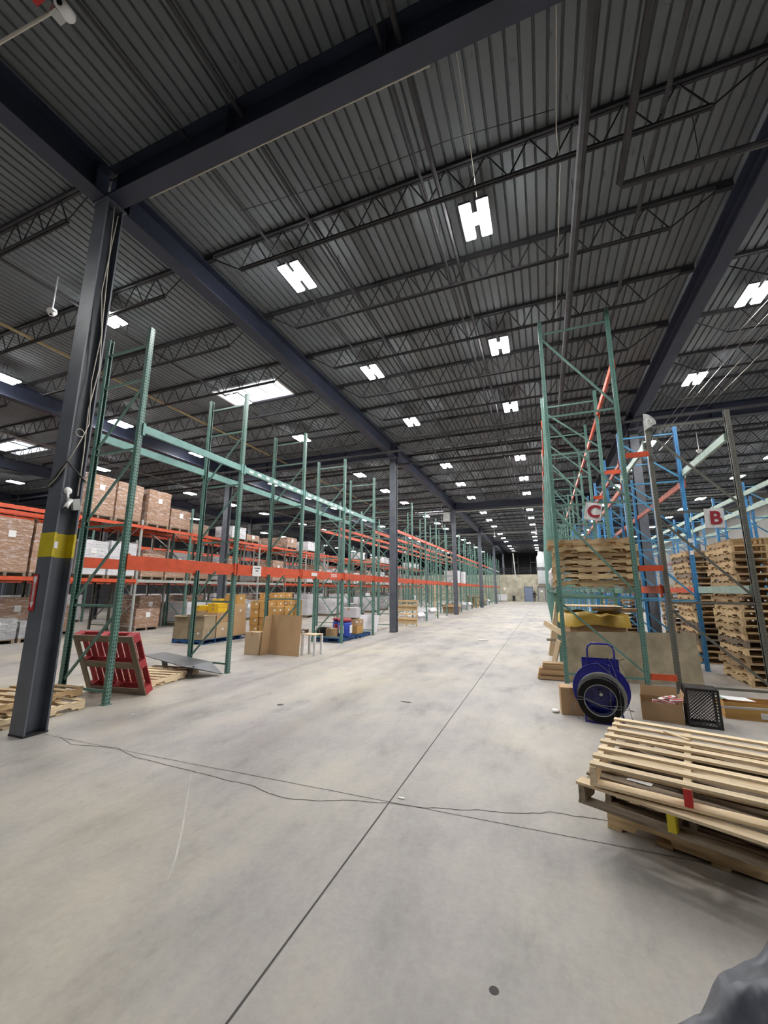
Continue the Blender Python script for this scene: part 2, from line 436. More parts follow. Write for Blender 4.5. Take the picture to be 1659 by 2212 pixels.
put(MB().box(.131, .137, -.115, -.075, 2.08, 2.16), 'small_label', M['white'], col0)
# girders along the aisle direction
gi = 0
for x in CX:
    for k in range(-1, 6):
        a, b = YC + BAY * k, YC + BAY * (k + 1)
        a = max(a, Y0); b = min(b, YE)
        if b - a < 1: continue
        g = thing('roof_girder', f'deep navy roof girder {COLN[x]}, ' + ('before its first column' if k < 0 else f'span past its {ORD[k]} column'), 'girder', (x, a, 0))
        if x == 3.17 and k <= 0: g['label'] = 'deep navy roof girder over the brown rack frame, ' + ('span reaching over the camera' if k < 0 else 'span ending behind the blue frames')
        put(isec_y(.02, b - a - .02, .26, ZB, ZT), 'beam', M['navy'], g)
        for t in (.25, b - a - .25): put(MB().box(-.12, .12, t - .006, t + .006, ZB + .026, ZT - .026), 'stiffener', M['navy'], g)
# cross girders
for i, (xa, xb) in enumerate(zip(CX, CX[1:])):
    for k in range(0, 6):
        if (i + k) % 2 == 0: continue
        y = YC + BAY * k
        if y > 66: continue
        w = xb - xa - .30
        g = thing('cross_girder', f'navy cross girder from the line {COLN[xa]}, {ORD[k]} column', 'girder', (xa + .15, y, 0))
        if i == 3 and k == 0: g['label'] = 'navy cross girder with a pale conduit edge, starting at the banded column'
        put(MB().box(0, w, -.12, .12, ZB, ZB + .025).box(0, w, -.12, .12, ZT - .025, ZT).box(0, w, -.006, .006, ZB + .025, ZT - .025), 'beam', M['navy'], g)
        if i == 3 and k == 0:
            put(MB().tube([(.55, .135, ZB + .01), (w * .55, .135, ZB + .01)], .012, 6), 'edge_conduit', M['cable'], g)
        for t in (w * .25, w * .5, w * .75): put(MB().box(t - .006, t + .006, -.11, .11, ZB + .026, ZT - .026), 'stiffener', M['navy'], g)
# open-web joists
LJ = 8.65 - .12
def mkjoist(L):
    r = thing('bar_joist', '', 'joist')
    zt, zb = ZD - .03, 7.14
    put(MB().box(.0, L, -.045, -.006, zt - .035, zt + .025).box(.0, L, .006, .045, zt - .035, zt + .025).box(.0, .22, -.04, .04, ZT + .002, zt - .035).box(L - .22, L, -.04, .04, ZT + .002, zt - .035), 'top_chord', M['joist'], r)
    put(MB().box(.85, L - .85, -.035, -.006, zb, zb + .03).box(.85, L - .85, .006, .035, zb, zb + .03), 'bottom_chord', M['joist'], r)
    n = 12; s = (L - 1.7) / n; w = MB()
    for k in range(n):
        xa = .85 + k * s
        w.bar((xa, 0, zb + .015), (xa + s * .5, 0, zt - .01), .012, .018).bar((xa + s * .5, 0, zt - .01), (xa + s, 0, zb + .015), .012, .018)
    w.bar((.12, 0, zt - .03), (.85, 0, zb + .015), .012, .02).bar((L - .12, 0, zt - .03), (L - .85, 0, zb + .015), .012, .02)
    put(w, 'web', M['joist'], r)
    return r
pj = Proto(mkjoist(LJ))
JN = ['in the dimmest bay past the loaded racks', 'above the loaded orange racks', 'between the rooflight columns and the aisle', 'over the open aisle', 'over the pallet stacks and blue racks']
SJ = BAY / 7
for i, xa in enumerate(CX[:-1]):
    for k in range(-5, 40):
        y = YC + SJ * k
        if y > YE - .5 or y < Y0 + .3: continue
        if k % 7 == 0 and (i + k // 7) % 2 == 1: continue
        if i == 3 and k < 0: continue
        if k < -2: continue
        if i == 0 and k % 2: continue
        pj.at(f'dark open-web joist {JN[i]}, ' + (f'{ORD[k-1]} beyond the banded column' if k > 0 else 'at the banded column line' if k == 0 else f'{["one", "two"][-k-1]} before the banded column'),
              (xa + .06, y, 0), group='bar joists under the deck')

# ------------------------------------------------------------------ ceiling services
def pipe(name, label, cat, pts, r, mat, hang=None):
    t = thing(name, label, cat, pts[0]); o = Vector(pts[0])
    put(MB().tube([Vector(p) - o for p in pts], r, 8), 'run', mat, t)
    if hang:
        h = MB()
        for p in hang: h.bar(Vector(p) - o, Vector((p[0], p[1], ZD)) - o, .008, .008)
        put(h, 'hanger_rod', M['joist'], t)
    return t
def yp(name, label, x, z, r, mat, y0=Y0, y1=62):
    return pipe(name, label, 'pipe', [(x, y0 + .05, z), (x, y1, z)], r, mat, [(x, y, z) for y in [YC + 2.6 + 5.2 * k for k in range(0, 11)] if y < y1])
yp('sprinkler_pipe', 'thin dark sprinkler pipe running over the aisle, close to its middle', -1.25, 7.32, .022, M['pipe'])
yp('sprinkler_pipe', 'second thin pipe paired close beside the mid-aisle sprinkler pipe', -1.05, 7.32, .03, M['pipe'])
yp('duct_pipe', 'thickest dark pipe running over the aisle toward the green rack row', .79, 6.98, .06, M['pipe'])
yp('sprinkler_pipe', 'dark pipe running just over the green frame row with the C card', 1.72, 7.32, .03, M['pipe'])
yp('sprinkler_pipe', 'dark pipe running over the aisle nearer the banded column', -3.15, 7.45, .03, M['pipe'])
yp('sprinkler_pipe', 'thin dark pipe running beside the column girder over the aisle', -4.05, 7.5, .02, M['pipe'])
yp('sprinkler_pipe', 'thin dark pipe running between the rooflight and the column line', -8.7, 7.42, .025, M['pipe'])
yp('conduit_run', 'ochre coloured conduit running along the ceiling beyond the green frames', -10.6, 7.25, .035, M['conduit'])
yp('conduit_run', 'pale thin pipe running along the ceiling over the loaded racks', -17.9, 7.15, .03, M['grey'])
pipe('drop_pipe', 'dark pipe turning square at an elbow over the aisle joists', 'pipe', [(1.24, Y0 + .05, 6.95), (1.27, 3.6, 6.95), (1.29, 5.3, 6.95), (1.33, 5.36, 6.95), (3.0, 5.38, 6.95), (11.0, 5.5, 6.95)], .045, M['pipe'],
     [(1.27, 2.5, 6.95), (2.2, 5.37, 6.95), (6, 5.4, 6.95)])
for lab, y, z, r in (('twin cross pipe ahead of the second column', 14.35, 6.98, .055), ('twin cross pipe behind the second column', 16.05, 6.98, .05),
                     ('pale cross pipe at the third aisle column', 27.7, 6.98, .05), ('pale cross pipe at the fourth aisle column', 39.8, 6.98, .05)):
    pipe('cross_pipe', 'grey ' + lab, 'pipe', [(-31, y, z), (12.5, y, z)], r, M['grey'] if y > 20 else M['pipe'], [(xx, y, z) for xx in (-28, -20, -12, -8, -3, 0, 5, 10)])
def cable(name, label, pts, r=.006, mat='cable'):
    o = put(MB().tube(pts, r, 6), name, M[mat], smooth=True); return tag(o, label, 'cable')
cable('hanging_cable', 'thin pale cable hanging from the deck down to the brightest near lamp', [(-.55, 2.6, 7.6), (-.52, 3.6, 7.5), (-.53, 4.4, 7.42), (-.55, 5.15, 7.3)], .005)
cable('hanging_cable', 'long pale cable strung under the joists toward the tall green frame', [(.47, 2.2, 7.35), (.49, 3.4, 7.3), (.52, 4.6, 7.3), (.57, 5.0, 7.18), (.58, 5.4, 7.25), (.6, 7.3, 7.3), (.62, 9.2, 7.3)], .006)
cable('sagging_cable', 'dark thin cable sagging across the deck before the first joists', [(-4.1, 4.2, 7.5), (-3, 4.2, 7.38), (-1.9, 4.3, 7.42), (-.8, 4.3, 7.4), (.5, 4.5, 7.5)], .005, 'cable_dark')
for i, (dx, y1) in enumerate(((4.0, 17.), (4.25, 15.5), (4.55, 18.), (4.9, 14.))):
    cable('hanging_cable', f'pale cable strung along the joists over the pallet stacks, {ORD[i]} of the bundle', [(dx + .6, 6.0, 7.0), (dx + .2, 10., 7.02), (dx, y1, 7.0)], .005)

# lamps
def mklamp():
    r = thing('high_bay_lamp', '', 'lamp')
    put(MB().box(-.215, -.04, -.33, .33, .03, .07).box(.04, .215, -.33, .33, .03, .07).box(-.06, .06, -.1, .1, .071, .12), 'housing', M['plate'], r)
    for s in (-1, 1):
        put(MB().box(s * .128 - .075, s * .128 + .075, -.315, .315, .005, .029), 'led_bar', M['led'], r)
    put(MB().box(-.052, .052, -.07, .07, .006, .0295), 'led_link', M['led'], r)
    put(MB().bar((-.1, 0, .07), (-.1, 0, .47), .006, .006).bar((.1, 0, .07), (.1, 0, .47), .006, .006), 'hanger', M['joist'], r)
    return r
pl = Proto(mklamp())
LX = {-3.84: 'in the aisle row nearer the banded column', -.61: 'in the aisle row nearer the C card frames', -8.2: 'in the row by the rooflight', -13.3: 'in the row before the loaded racks',
      -19.35: 'in the row above the loaded racks', -26.1: 'in the outermost row beyond the loaded racks', 4.15: 'in the row over the pallet stacks', 9.4: 'in the row beside the pale wall'}
LY = []
for b in range(-1, 6):
    for dy in (5.45, 8.98, 12.42): LY.append(dy + b * 12.27)
for x, nm in LX.items():
    n = 0
    for y in LY:
        if y > 62.5 or y < -4.5: continue
        if x < -14 and y < 2: continue
        if y < 4 and x != -8.2 and (y > -2 or x in (-3.84, -.61, -13.3)): continue
        if (x, y) == (-.61, 0): continue
        front = y < 4
        lab = f'lit lamp {nm}, ' + (f'{["one", "two"][y < -1]} before the banded column' if front else f'{ORD[n]} from the banded column')
        if not front: n += 1
        yy = y
        if x == -8.2 and abs(y - 5.45) < .1: yy = 4.94
        if x == -13.3 and abs(y - 5.45) < .1: yy = 5.65
        pl.at(lab, (x, yy, 7.2), group='high bay lamps ' + nm)

# ceiling cameras
def dome_cam(label, x, y, z, top=ZD, s=1.):
    r = thing('dome_camera', label, 'camera', (x, y, z))
    put(MB().lathe([(.001, .06), (.075 * s, .06), (.085 * s, .03), (.085 * s, .0), (.001, 0)], n=20), 'housing', M['white_plastic'], r, smooth=True)
    put(MB().lathe([(.07 * s, 0), (.066 * s, -.03), (.045 * s, -.06), (.001, -.07)], n=20), 'dome', M['white_plastic'], r, smooth=True)
    put(MB().lathe([(.001, -.078), (.02, -.074), (.024, -.05)], (.02, -.02, 0), n=12), 'lens', M['lens'], r, smooth=True)
    put(MB().tube([(0, 0, .06), (0, 0, top - z)], .014, 8), 'drop_pole', M['white_plastic'], r)
    return r
dome_cam('white dome camera on a drop pole between the banded column and rooflight', -8.6, 4.18, 6.9)
dome_cam('white dome camera on a drop pole above the pallet stacks', 5.43, 16.8, 6.46)
dome_cam('white dome camera on a pole at the aisle lamps near the far end', -4.0, 38.5, 6.5)
dome_cam('white dome camera on a pole over the far end of the green row', -.35, 38.0, 6.5)
dome_cam('white dome camera hanging near the far third column', -6.6, 28.5, 6.1)
# junction cluster above the camera
t = thing('bullet_camera', 'white bullet camera fixed on a grey bracket above the banded column girder', 'camera', (-3.72, 1.52, 6.78))
put(MB().lathe([(.001, -.1), (.05, -.1), (.055, .05), (.001, .06)], n=16, axis='y'), 'body', M['white_plastic'], t, rot=(.5, 0, .5), smooth=True)
put(MB().lathe([(.001, -.106), (.022, -.105), (.025, -.1)], n=12, axis='y'), 'lens', M['lens'], t, rot=(.5, 0, .5))
put(MB().box(-.17, -.08, -.05, .05, .02, .1).bar((-.12, 0, .1), (-.12, 0, .9), .02, .02), 'bracket', M['galv'], t)
pipe('conduit_run', 'pale conduit leading to the bullet camera', 'pipe', [(-3.86, 1.5, 6.86), (-4.6, 1.45, 6.86), (-8.2, 1.3, 6.86)], .014, M['cable'], [(-5, 1.43, 6.86), (-7, 1.35, 6.86)])
t = tag(put(MB().box(-.06, .06, -.06, .06, -.07, .07), 'alarm_box', M['red'], None, (-3.97, 1.38, 6.98)), 'red alarm box beside the bullet camera on the ceiling', 'alarm')
cable('hanging_cable', 'pale bracket cable holding the red alarm box', [(-3.97, 1.38, 7.05), (-3.97, 1.38, 7.7)], .008)

# ------------------------------------------------------------------ pallet racks
def channel(H, face):
    """C-shaped post, closed face toward local x = face"""
    w, d, t = .038, .035, .004; f = face
    poly = [(f * d, -w), (f * d, w), (-f * d, w), (-f * d, w - .018), (-f * d + f * t, w - .018), (-f * d + f * t, w - t), (f * d - f * t, w - t), (f * d - f * t, -w + t),
            (-f * d + f * t, -w + t), (-f * d + f * t, -w + .018), (-f * d, -w + .018), (-f * d, -w)]
    return MB().prism(poly, lambda x, y: (x, y, .008), lambda x, y: (x, y, H))
FP = {}
def frame(color, H, D, zs, dg, detail, label, loc, group, skip=()):
    detail = max(detail, 1)
    key = (color, H, D, tuple(zs), dg, detail)
    if key not in FP:
        r = thing('rack_upright', '', 'rack frame')
        pm = M[color + '_post']; bm_ = M[color]
        for i, x in enumerate((0, D)):
            p = put(channel(H, 1 if i else -1), 'post', pm, r, (x, 0, 0))
            if detail > 1: put(MB().box(-.055, .055, -.06, .06, 0, .0075), 'base_plate', bm_, p)
        hz = [((.03, 0, z), (D - .03, 0, z)) for z in zs]
        dgs = []
        for a, b in zip(zs, zs[1:]):
            if b - a < .8: continue
            lo, hi = a + .1, b - .12
            dgs.append(((.03, 0, lo if dg > 0 else hi), (D - .03, 0, hi if dg > 0 else lo)))
        if detail > 0:
            for a, b in hz: put(MB().bar(a, b, .028, .034), 'cross_brace', bm_, r)
            for a, b in dgs: put(MB().bar(a, b, .026, .034), 'diagonal_brace', bm_, r)
        else:
            mb = MB()
            for a, b in hz + dgs: mb.bar(a, b, .028, .034)
            put(mb, 'bracing', bm_, r)
        FP[key] = Proto(r)
    return FP[key].at(label, loc, group=group)
BP = {}
def rbeam(color, L, h, label, loc, group, side):
    """beam along y; side = +1 when its step faces +x"""
    key = (color, round(L, 2), h, side)
    if key not in BP:
        r = thing('rack_beam', '', 'rack beam')
        s = side
        mb = MB().box(-.025, .025, .005, L - .005, 0, h - .035)
        mb.box(*(sorted((-s * .025, s * .012))), .005, L - .005, h - .035, h)
        put(mb, 'rail', M[color], r)
        c = MB()
        for y in (0, L): c.box(*(sorted((s * .012, s * .040))), y - .022, y + .022, -.05, h + .02)
        put(c, 'end_connector', M[color], r)
        BP[key] = Proto(r)
    return BP[key].at(label, loc, group=group)
PITCH = 2.43
BL = []
def beams(desc, color, h, z, xs_, ys_, k0=0, grp=None):
    for x, side, sn in xs_:
        for i, (a, b) in enumerate(zip(ys_, ys_[1:])):
            L = b - a - .08
            BL.append((color, L, h, f'{desc} on the {sn}, {ORD[k0+i]} bay', (x, a + .04, z), grp or desc, side))

# row beside the aisle, green frames
L1X, L1D = -6.87, .99
Y1 = [4.28, 6.67, 9.09, 11.52, 14.0] + [14.0 + PITCH * k for k in range(1, 20)]
for i, y in enumerate(Y1):
    frame('teal', 5.86 if i != 0 else 5.92, L1D, [.17, 1.36, 2.58, 3.80, 5.0, 5.62], 1, 2 if i < 5 else 1 if i < 9 else 0,
          f'tall green rack frame in the aisle row by the columns, {ORD[i]} in line', (L1X, y, 0), 'green frames in the aisle row')
sides = ((-5.86, 1, 'aisle side'), (-6.89, -1, 'back side'))
beams('high pale green beam of the aisle row', 'teal_beam', .13, 4.08, sides, Y1[:5])
beams('high orange beam of the aisle row', 'orange', .13, 4.08, sides, Y1[5:19], 4)
beams('high grey beam of the aisle row', 'grey', .13, 4.08, sides, Y1[18:], 18)
beams('waist-high orange beam of the aisle row', 'orange', .17, 1.94, sides, Y1)
# second row behind it, further down
Y1b = [Y1[k] for k in range(5, 24)]
for i, y in enumerate(Y1b):
    frame('teal', 5.6, 1.05, [.17, 1.6, 3.0, 4.3, 5.4], -1, 1 if i < 4 else 0, f'green rack frame in the row behind the aisle row, {ORD[i]} in line', (-9.65, y, 0), 'green frames behind the aisle row')
s1b = ((-8.58, 1, 'near side'), (-9.67, -1, 'back side'))
beams('high orange beam of the row behind the aisle row', 'orange', .12, 4.3, s1b, Y1b[:12])
beams('low orange beam of the row behind the aisle row', 'orange_dull', .12, 2.2, s1b, Y1b[:12])
# loaded rows
def loaded_row(nm, x0, D, ys, cols, levels, h=4.35, beam='orange', det=0):
    for i, y in enumerate(ys):
        c = cols[i % len(cols)]
        frame(c, h if c != 'teal' else h + .9, D, [.2, 1.2, 2.3, 3.4, h - .12], 1 if i % 2 else -1, det, f'{dict(grey="pale grey", brown="brown-grey", teal="green")[c]} rack frame in {nm}, {ORD[i]} in line', (x0, y, 0), 'frames in ' + nm)
    for z, bc in levels:
        beams(f'{"high" if z > 3 else "low"} orange beam of {nm}' , bc, .12, z, ((x0 + D + .02, 1, 'near side'), (x0 - .02, -1, 'back side')), ys)
Y2 = [6.55 + 2.45 * k for k in range(0, 20)]
loaded_row('the first loaded row', -15.95, 1.05, [4.1] + Y2, ['brown', 'grey', 'grey', 'grey', 'teal', 'brown', 'grey'], ((4.0, 'orange'), (1.86, 'orange')), det=1)
loaded_row('the second loaded row', -17.25, 1.05, [4.1] + Y2[:18], ['brown', 'grey', 'brown'], ((4.0, 'orange'), (1.86, 'orange_dull')))
loaded_row('the outer loaded row', -22.6, 1.05, [1.6, 4.1] + Y2[:16], ['grey', 'brown', 'teal'], ((3.9, 'orange'), (1.86, 'orange_dull')))
# C row
Yc = [8.0 + 2.44 * k for k in range(0, 22)]
for i, y in enumerate(Yc):
    H = 6.93 if i == 0 else [6.55, 6.42, 6.5][i % 3]
    frame('teal', H, 1.2, [.2, 1.48, 3.14, 4.89, H - .26], -1, 2 if i < 2 else 1 if i < 6 else 0,
          f'tall green rack frame in the row with the C card, {ORD[i]} in line', (.255, y, 0), 'green frames in the C card row')
sc_ = ((.235, -1, 'aisle side'), (1.475, 1, 'inner side'))
beams('highest orange beam of the C card row', 'orange', .12, 5.7, sc_, Yc[1:9], 1)
rbeam('orange', 2.44 - .08, .12, 'highest orange beam of the C card row on the inner side, first bay', (1.475, 8.04, 5.75), None, 1)
beams('eye-level green beam of the C card row', 'teal', .11, 1.55, sc_, Yc)
# B row
Yb = [8.1] + [10.5 + 2.44 * k for k in range(0, 20)]
frame('brown', 4.62, 1.17, [.12, 1.41, 2.91, 4.47], -1, 2, 'brown-grey rack frame holding the B card', (1.9, 8.1, 0), None)
for i, y in enumerate(Yb[1:]):
    frame('blue', 5.27 if i % 2 == 0 else 5.35, 1.12, [.15, 1.4, 2.7, 4.0, 5.12], -1, 2 if i < 2 else 1 if i < 6 else 0,
          f'bright blue rack frame behind the brown frame, {ORD[i]} in line', (1.87, y, 0), 'blue frames behind the brown frame')
sb = ((1.85, -1, 'C row side'), (3.03, 1, 'pallet side'))
beams('high pale green beam from the brown frame', 'teal_pale', .13, 4.1, sb, Yb[:2])
beams('high orange beam of the blue frames', 'orange_dull', .12, 3.9, sb, Yb[1:10], 1)
beams('higher orange beam of the blue frames', 'orange_dull', .1, 4.5, sb[:1], Yb[1:6], 1)
rbeam('orange', 2.32, .13, 'eye-level orange beam from the brown frame on its C row side', (1.85, 8.14, 1.56), None, -1)
rbeam('teal_pale', 2.32, .13, 'eye-level pale green beam in front of the pallet stack', (3.03, 8.14, 1.56), None, 1)
beams('eye-level orange beam of the blue frames', 'orange', .12, 1.56, sb, Yb[1:8], 1)
# row spacers
for i, (y, z, xa, xb) in enumerate(((8.0, 3.92, 1.5, 1.86), (8.0, 1.93, 1.5, 1.86), (8.0, .20, 1.5, 1.86), (10.44, 4.28, 1.42, 1.83), (12.88, 4.2, 1.42, 1.83), (10.44, 1.72, 1.5, 1.83), (15.32, 4.2, 1.42, 1.83))):
    hl = ('at head-high ' if 1 < z < 3 else 'near the floor ' if z < 1 else 'high up ') + 'between the C row and ' + ('the brown frame' if y < 9 else f'the {ORD[int((y-8)/2.44)-1]} blue frame')
    o = put(MB().box(0, xb - xa, -.02, .02, 0, .09), 'row_spacer', M['orange'], None, (xa, y, z)); tag(o, 'short orange row spacer ' + hl, 'spacer')
# far row by the pale wall
Ya = [13.1 + 2.44 * k for k in range(0, 16)]
for i, y in enumerate(Ya):
    frame('blue', 4.95, 1.1, [.15, 1.4, 2.7, 3.8, 4.8], -1, 1 if i < 3 else 0, f'blue rack frame in the row by the pale wall, {ORD[i]} in line', (6.0, y, 0), 'blue frames by the pale wall')
sa = ((5.98, -1, 'near side'), (7.12, 1, 'far side'))
beams('upper pale green beam by the pale wall', 'teal_pale', .14, 4.5, sa, Ya)
beams('lower pale green beam by the pale wall', 'teal_pale', .12, 4.0, sa, Ya)
beams('orange beam by the pale wall', 'orange_dull', .12, 3.1, sa[1:], Ya[:8])

BL = [(('grey',) + q[1:3] + (q[3].replace('orange', 'pale grey'),) + q[4:]) if q[3].startswith('low orange beam of the first loaded row on the near side') and any(q[3].endswith(o + ' bay') for o in (' fourth', ' fifth', ' sixth', ' seventh')) else q for q in BL]
BL.sort(key=lambda q: math.hypot(q[4][0], q[4][1]) + (6 if q[4][0] < -16 else 0) + (4 if q[4][0] > 6.5 else 0))
for q in BL[:280]: rbeam(*q)
mb = MB(); cl = sorted({q[0] for q in BL[280:]})
for (c, L, h, lb, p, g, sd) in BL[280:]: mb.box(p[0] - .025, p[0] + .025, p[1], p[1] + L, p[2], p[2] + h, cl.index(c))
t = put(mb, 'distant_rack_beams', [M[c] for c in cl]); tag(t, 'distant mass of thin orange, green and grey rack beams', 'rack beams', None, 'stuff')

# ------------------------------------------------------------------ pallets
def stringer_mb(L=1.22, h=.092):
    poly = [(0, 0), (.16, 0), (.18, .038), (.36, .038), (.38, 0), (L - .38, 0), (L - .36, .038), (L - .18, .038), (L - .16, 0), (L, 0), (L, h), (0, h)]
    poly = [(y - L / 2, z) for y, z in poly]
    return MB().prism(poly, lambda y, z: (-.019, y, z), lambda y, z: (.019, y, z))
def mkpallet(w, fine, nt=7, wid=None, red=None):
    """boards along x (1.02), stringers along y (1.22), origin under the centre"""
    wx, wy = W[w]; r = thing('wood_pallet', '', 'pallet')
    for i, x in enumerate((-.485, 0, .485)):
        s = put(stringer_mb(), 'stringer', wy, r, (x, 0, .017))
        if red and i == 1: put(MB().box(-.0205, .0205, -.614, -.55, .017, .1085), 'painted_end', red, s, (0, 0, -.017))
    def boards(n, z, part, wd):
        if n > 3: ys = [-.565 + 1.13 * k / (n - 1) for k in range(n)]
        else: ys = [-.54, 0, .54]
        if fine:
            for k, y in enumerate(ys):
                b = put(MB().box(-.51, .51, -wd / 2, wd / 2, 0, .016), part, wx, r, (R(-.008, .008), y, z), (0, 0, R(-.006, .006)))
        else:
            mb = MB()
            for y in ys: mb.box(-.51, .51, y - wd / 2, y + wd / 2, 0, .016)
            put(mb, part + 's', wx, r, (0, 0, z))
    boards(5, .001, 'bottom_board', .09)
    boards(nt, .109, 'top_board', wid or .09)
    return r
PH = .1265
pp = {k: Proto(mkpallet(k, False)) for k in ('tan', 'aged', 'pine', 'pale')}
def stack(desc, x, y, z, n, rz, kinds, jit=.03, grp=None, slip=(), long=1.):
    for i in range(n):
        k = kinds[int(R(0, len(kinds)))] if len(kinds) > 1 else kinds[0]
        d = Vector(slip[i]) if i < len(slip) and slip[i] else Vector((R(-jit, jit), R(-jit, jit)))
        lab = f'{desc}, ' + ('topmost' if i == n - 1 else f'{ORD[i]} from the bottom')
        pp[k].at(lab, (x + d.x, y + d.y, z + i * PH), rz + R(-.02, .02), grp or desc).scale = (1, long, 1)
# on the beams behind the C card: stringers run across, notched sides face the camera
stack('pallet in the stack on the green beams under the C card', .89, 8.86, 1.665, 7, PI / 2, ('tan', 'aged', 'pine'), .03, None, (None, None, None, None, None, (0, -.03), (-.08, -.05)), 1.15)
# floor stacks behind the blue frames
stack('pallet in the tall stack behind the brown frame', 3.66, 9.62, 0, 20, 0, ('tan', 'pine', 'tan', 'aged'), .03)
stack('pallet in the tall stack half hidden past the brown frame', 4.86, 9.60, 0, 18, 0, ('tan', 'pine', 'aged'), .03)
stack('pallet in the tall stack third along past the brown frame', 6.1, 9.7, 0, 17, 0, ('tan', 'aged'), .03)
stack('pallet in the stack behind the first blue frame', 3.7, 12.2, 0, 20, 0, ('tan', 'pine', 'aged'), .03)
stack('pallet in the stack behind the second blue frame', 3.8, 14.9 - .6, 0, 14, 0, ('tan', 'pine', 'aged'), .03)
stack('pallet in the stack between the blue frames, farther in', 2.45, 16.6, 0, 11, 0, ('tan', 'aged'), .03)
stack('pallet in the far stack by the third aisle column', -6.38, 39.5, 0, 9, .05, ('tan', 'pine', 'aged'), .06)
stack('pallet in the far low stack beside the aisle row', -6.38, 44.38, 0, 6, 0, ('tan', 'aged'), .06)

# near pile of four pallets, each board its own part
def fine(kind, label, loc, rz, n=7, wid=None, red=None, rot=None):
    r = mkpallet(kind, True, n, wid, red); r.location = loc
    r.rotation_euler = rot if rot else (0, 0, rz); tag(r, label, 'pallet'); return r
def corner(cx_, cy_, rz, lx, ly):
    """centre of a pallet whose corner nearest the camera (local -lx,-ly) is at cx_, cy_"""
    c, s = math.cos(rz), math.sin(rz); return (cx_ + c * lx - s * ly, cy_ + s * lx + c * ly)
x, y = corner(.30, 3.50, -.40, .61, .51)
bottom = fine('pine', 'notched pallet lying on the floor at the bottom of the near pile', (x, y, 0), -.40 + PI / 2)
x, y = corner(.30, 3.56, -.42, .51, .61)
fine('aged', 'dark aged pallet, second from the bottom of the near pile', (x, y, .128), -.42, 7, .1)
x, y = corner(.115, 3.19, -.43, .51, .61)
p3 = fine('aged', 'weathered pallet with a bright front board, third in the near pile', (x, y, .256), -.43, 7, .1, M['yellow'])
kb = [c for c in p3.children if c.name.startswith('top_board')][0]
kb.data.materials.clear(); kb.data.materials.append(W['pale'][0]); kb['label'] = 'bright new pine front board'
x, y = corner(.185, 3.13, -.265, .51, .61)
top = fine('pale', 'pale slatted pallet on top of the near pile', (x, y, .392), -.265, 8, .064, M['red'])
for i, (lx, ly, a) in enumerate(((-.3, -.66, -.5), (-.22, -.45, -.42))):
    v = Vector(corner(.115, 3.19, -.43, .51, .61)); c, s = math.cos(-.43), math.sin(-.43)
    px, py = v.x + c * lx - s * (ly + .12), v.y + s * lx + c * (ly + .12)
    t = put(MB().box(-.07, .07, -.03, .03, 0, .0015), 'paper_slip', M['white'], None, (px, py, .3855), (0, 0, a)); tag(t, ['white paper slip lying on the front board edge of the near pile', 'white paper slip tucked under the top pallet of the near pile'][i], 'paper')
t = put(MB().box(-.10, .10, -.012, .012, 0, .01), 'wood_splinter', W['pale'][0], None, (.86, 3.92, .519), (0, 0, 2.2)); tag(t, 'splintered strip of wood lying across the top pallet slats', 'wood scrap')

# leaning red pallet: four-way block pallet with slats and red-painted face
t = thing('leaning_pallet', 'red-painted block pallet leaning on the first green frame', 'pallet')
Lp, Wp = 1.14, .98
u = MB()
for k in range(9):
    x0 = -Lp / 2 + k * (Lp - .103) / 8; u.box(x0, x0 + .103, .128, .142, 0, Wp)
put(u, 'deck_boards', W['redwood'][1], t)
for z in (0, Wp / 2 - .06, Wp - .12):
    put(MB().box(-Lp / 2, Lp / 2, .11, .1275, z, z + .12), 'cross_board', W['redwood'][0], t)
    for xx in (-Lp / 2, -.07, Lp / 2 - .14):
        put(MB().box(xx, xx + .14, .018, .1095, z, z + .12), 'block', W['redwood'][0], t)
for z in (0, Wp / 2 - .05, Wp - .1): put(MB().box(-Lp / 2 + .101, Lp / 2 - .101, 0, .0175, z, z + .1), 'bottom_board', W['aged'][0], t)
for xx in (-Lp / 2, Lp / 2 - .1): put(MB().box(xx, xx + .1, 0, .0175, 0, Wp), 'bottom_board', W['aged'][1], t)
t.location = (-6.38, 4.79, .0); t.rotation_euler = (.40, 0, .12)
fine('pale', 'pale wood pallet lying flat between the first two green frames', (-6.72, 5.70, 0), .12, 7)
# dock plate
t = thing('dock_plate', 'grey steel dock plate tilted over the flat pallet at the second green frame', 'plate', (0, 0, 0))
A, B, C_, D_ = Vector((-5.80, 6.45, .02)), Vector((-6.05, 5.95, .20)), Vector((-7.55, 6.15, .30)), Vector((-7.5, 6.62, .30))
mb = MB()
def slab(mb, P, th):
    n = (Vector(P[1]) - Vector(P[0])).cross(Vector(P[3]) - Vector(P[0])).normalized()
    if n.z < 0: n = -n
    return mb.quadbox([Vector(p) for p in P] + [Vector(p) + n * th for p in P])
mid1, mid2 = Vector((-6.25, 5.93, .21)), Vector((-6.2, 6.56, .2))
slab(mb, [A, B, mid1, mid2], .012); slab(mb, [mid1, C_, D_, mid2], .012)
put(mb, 'plate', M['plate'], t)
put(MB().bar((-6.2, 6.02, .0), (-6.22, 6.10, .2), .14, .012, (0, 1, 0)), 'leg', M['plate'], t)
put(MB().bar((-7.3, 6.5, .0), (-7.35, 6.45, .28), .14, .012, (0, 1, 0)), 'leg', M['plate'], t)
# pallets lying behind the banded column
fine('pale', 'pale pallet lying behind the banded column, its end showing', (-6.45, 3.42, 0), .05, 7)
fine('tan', 'tan pallet stacked on the pale one behind the banded column', (-6.62, 3.48, .128), .1, 7)

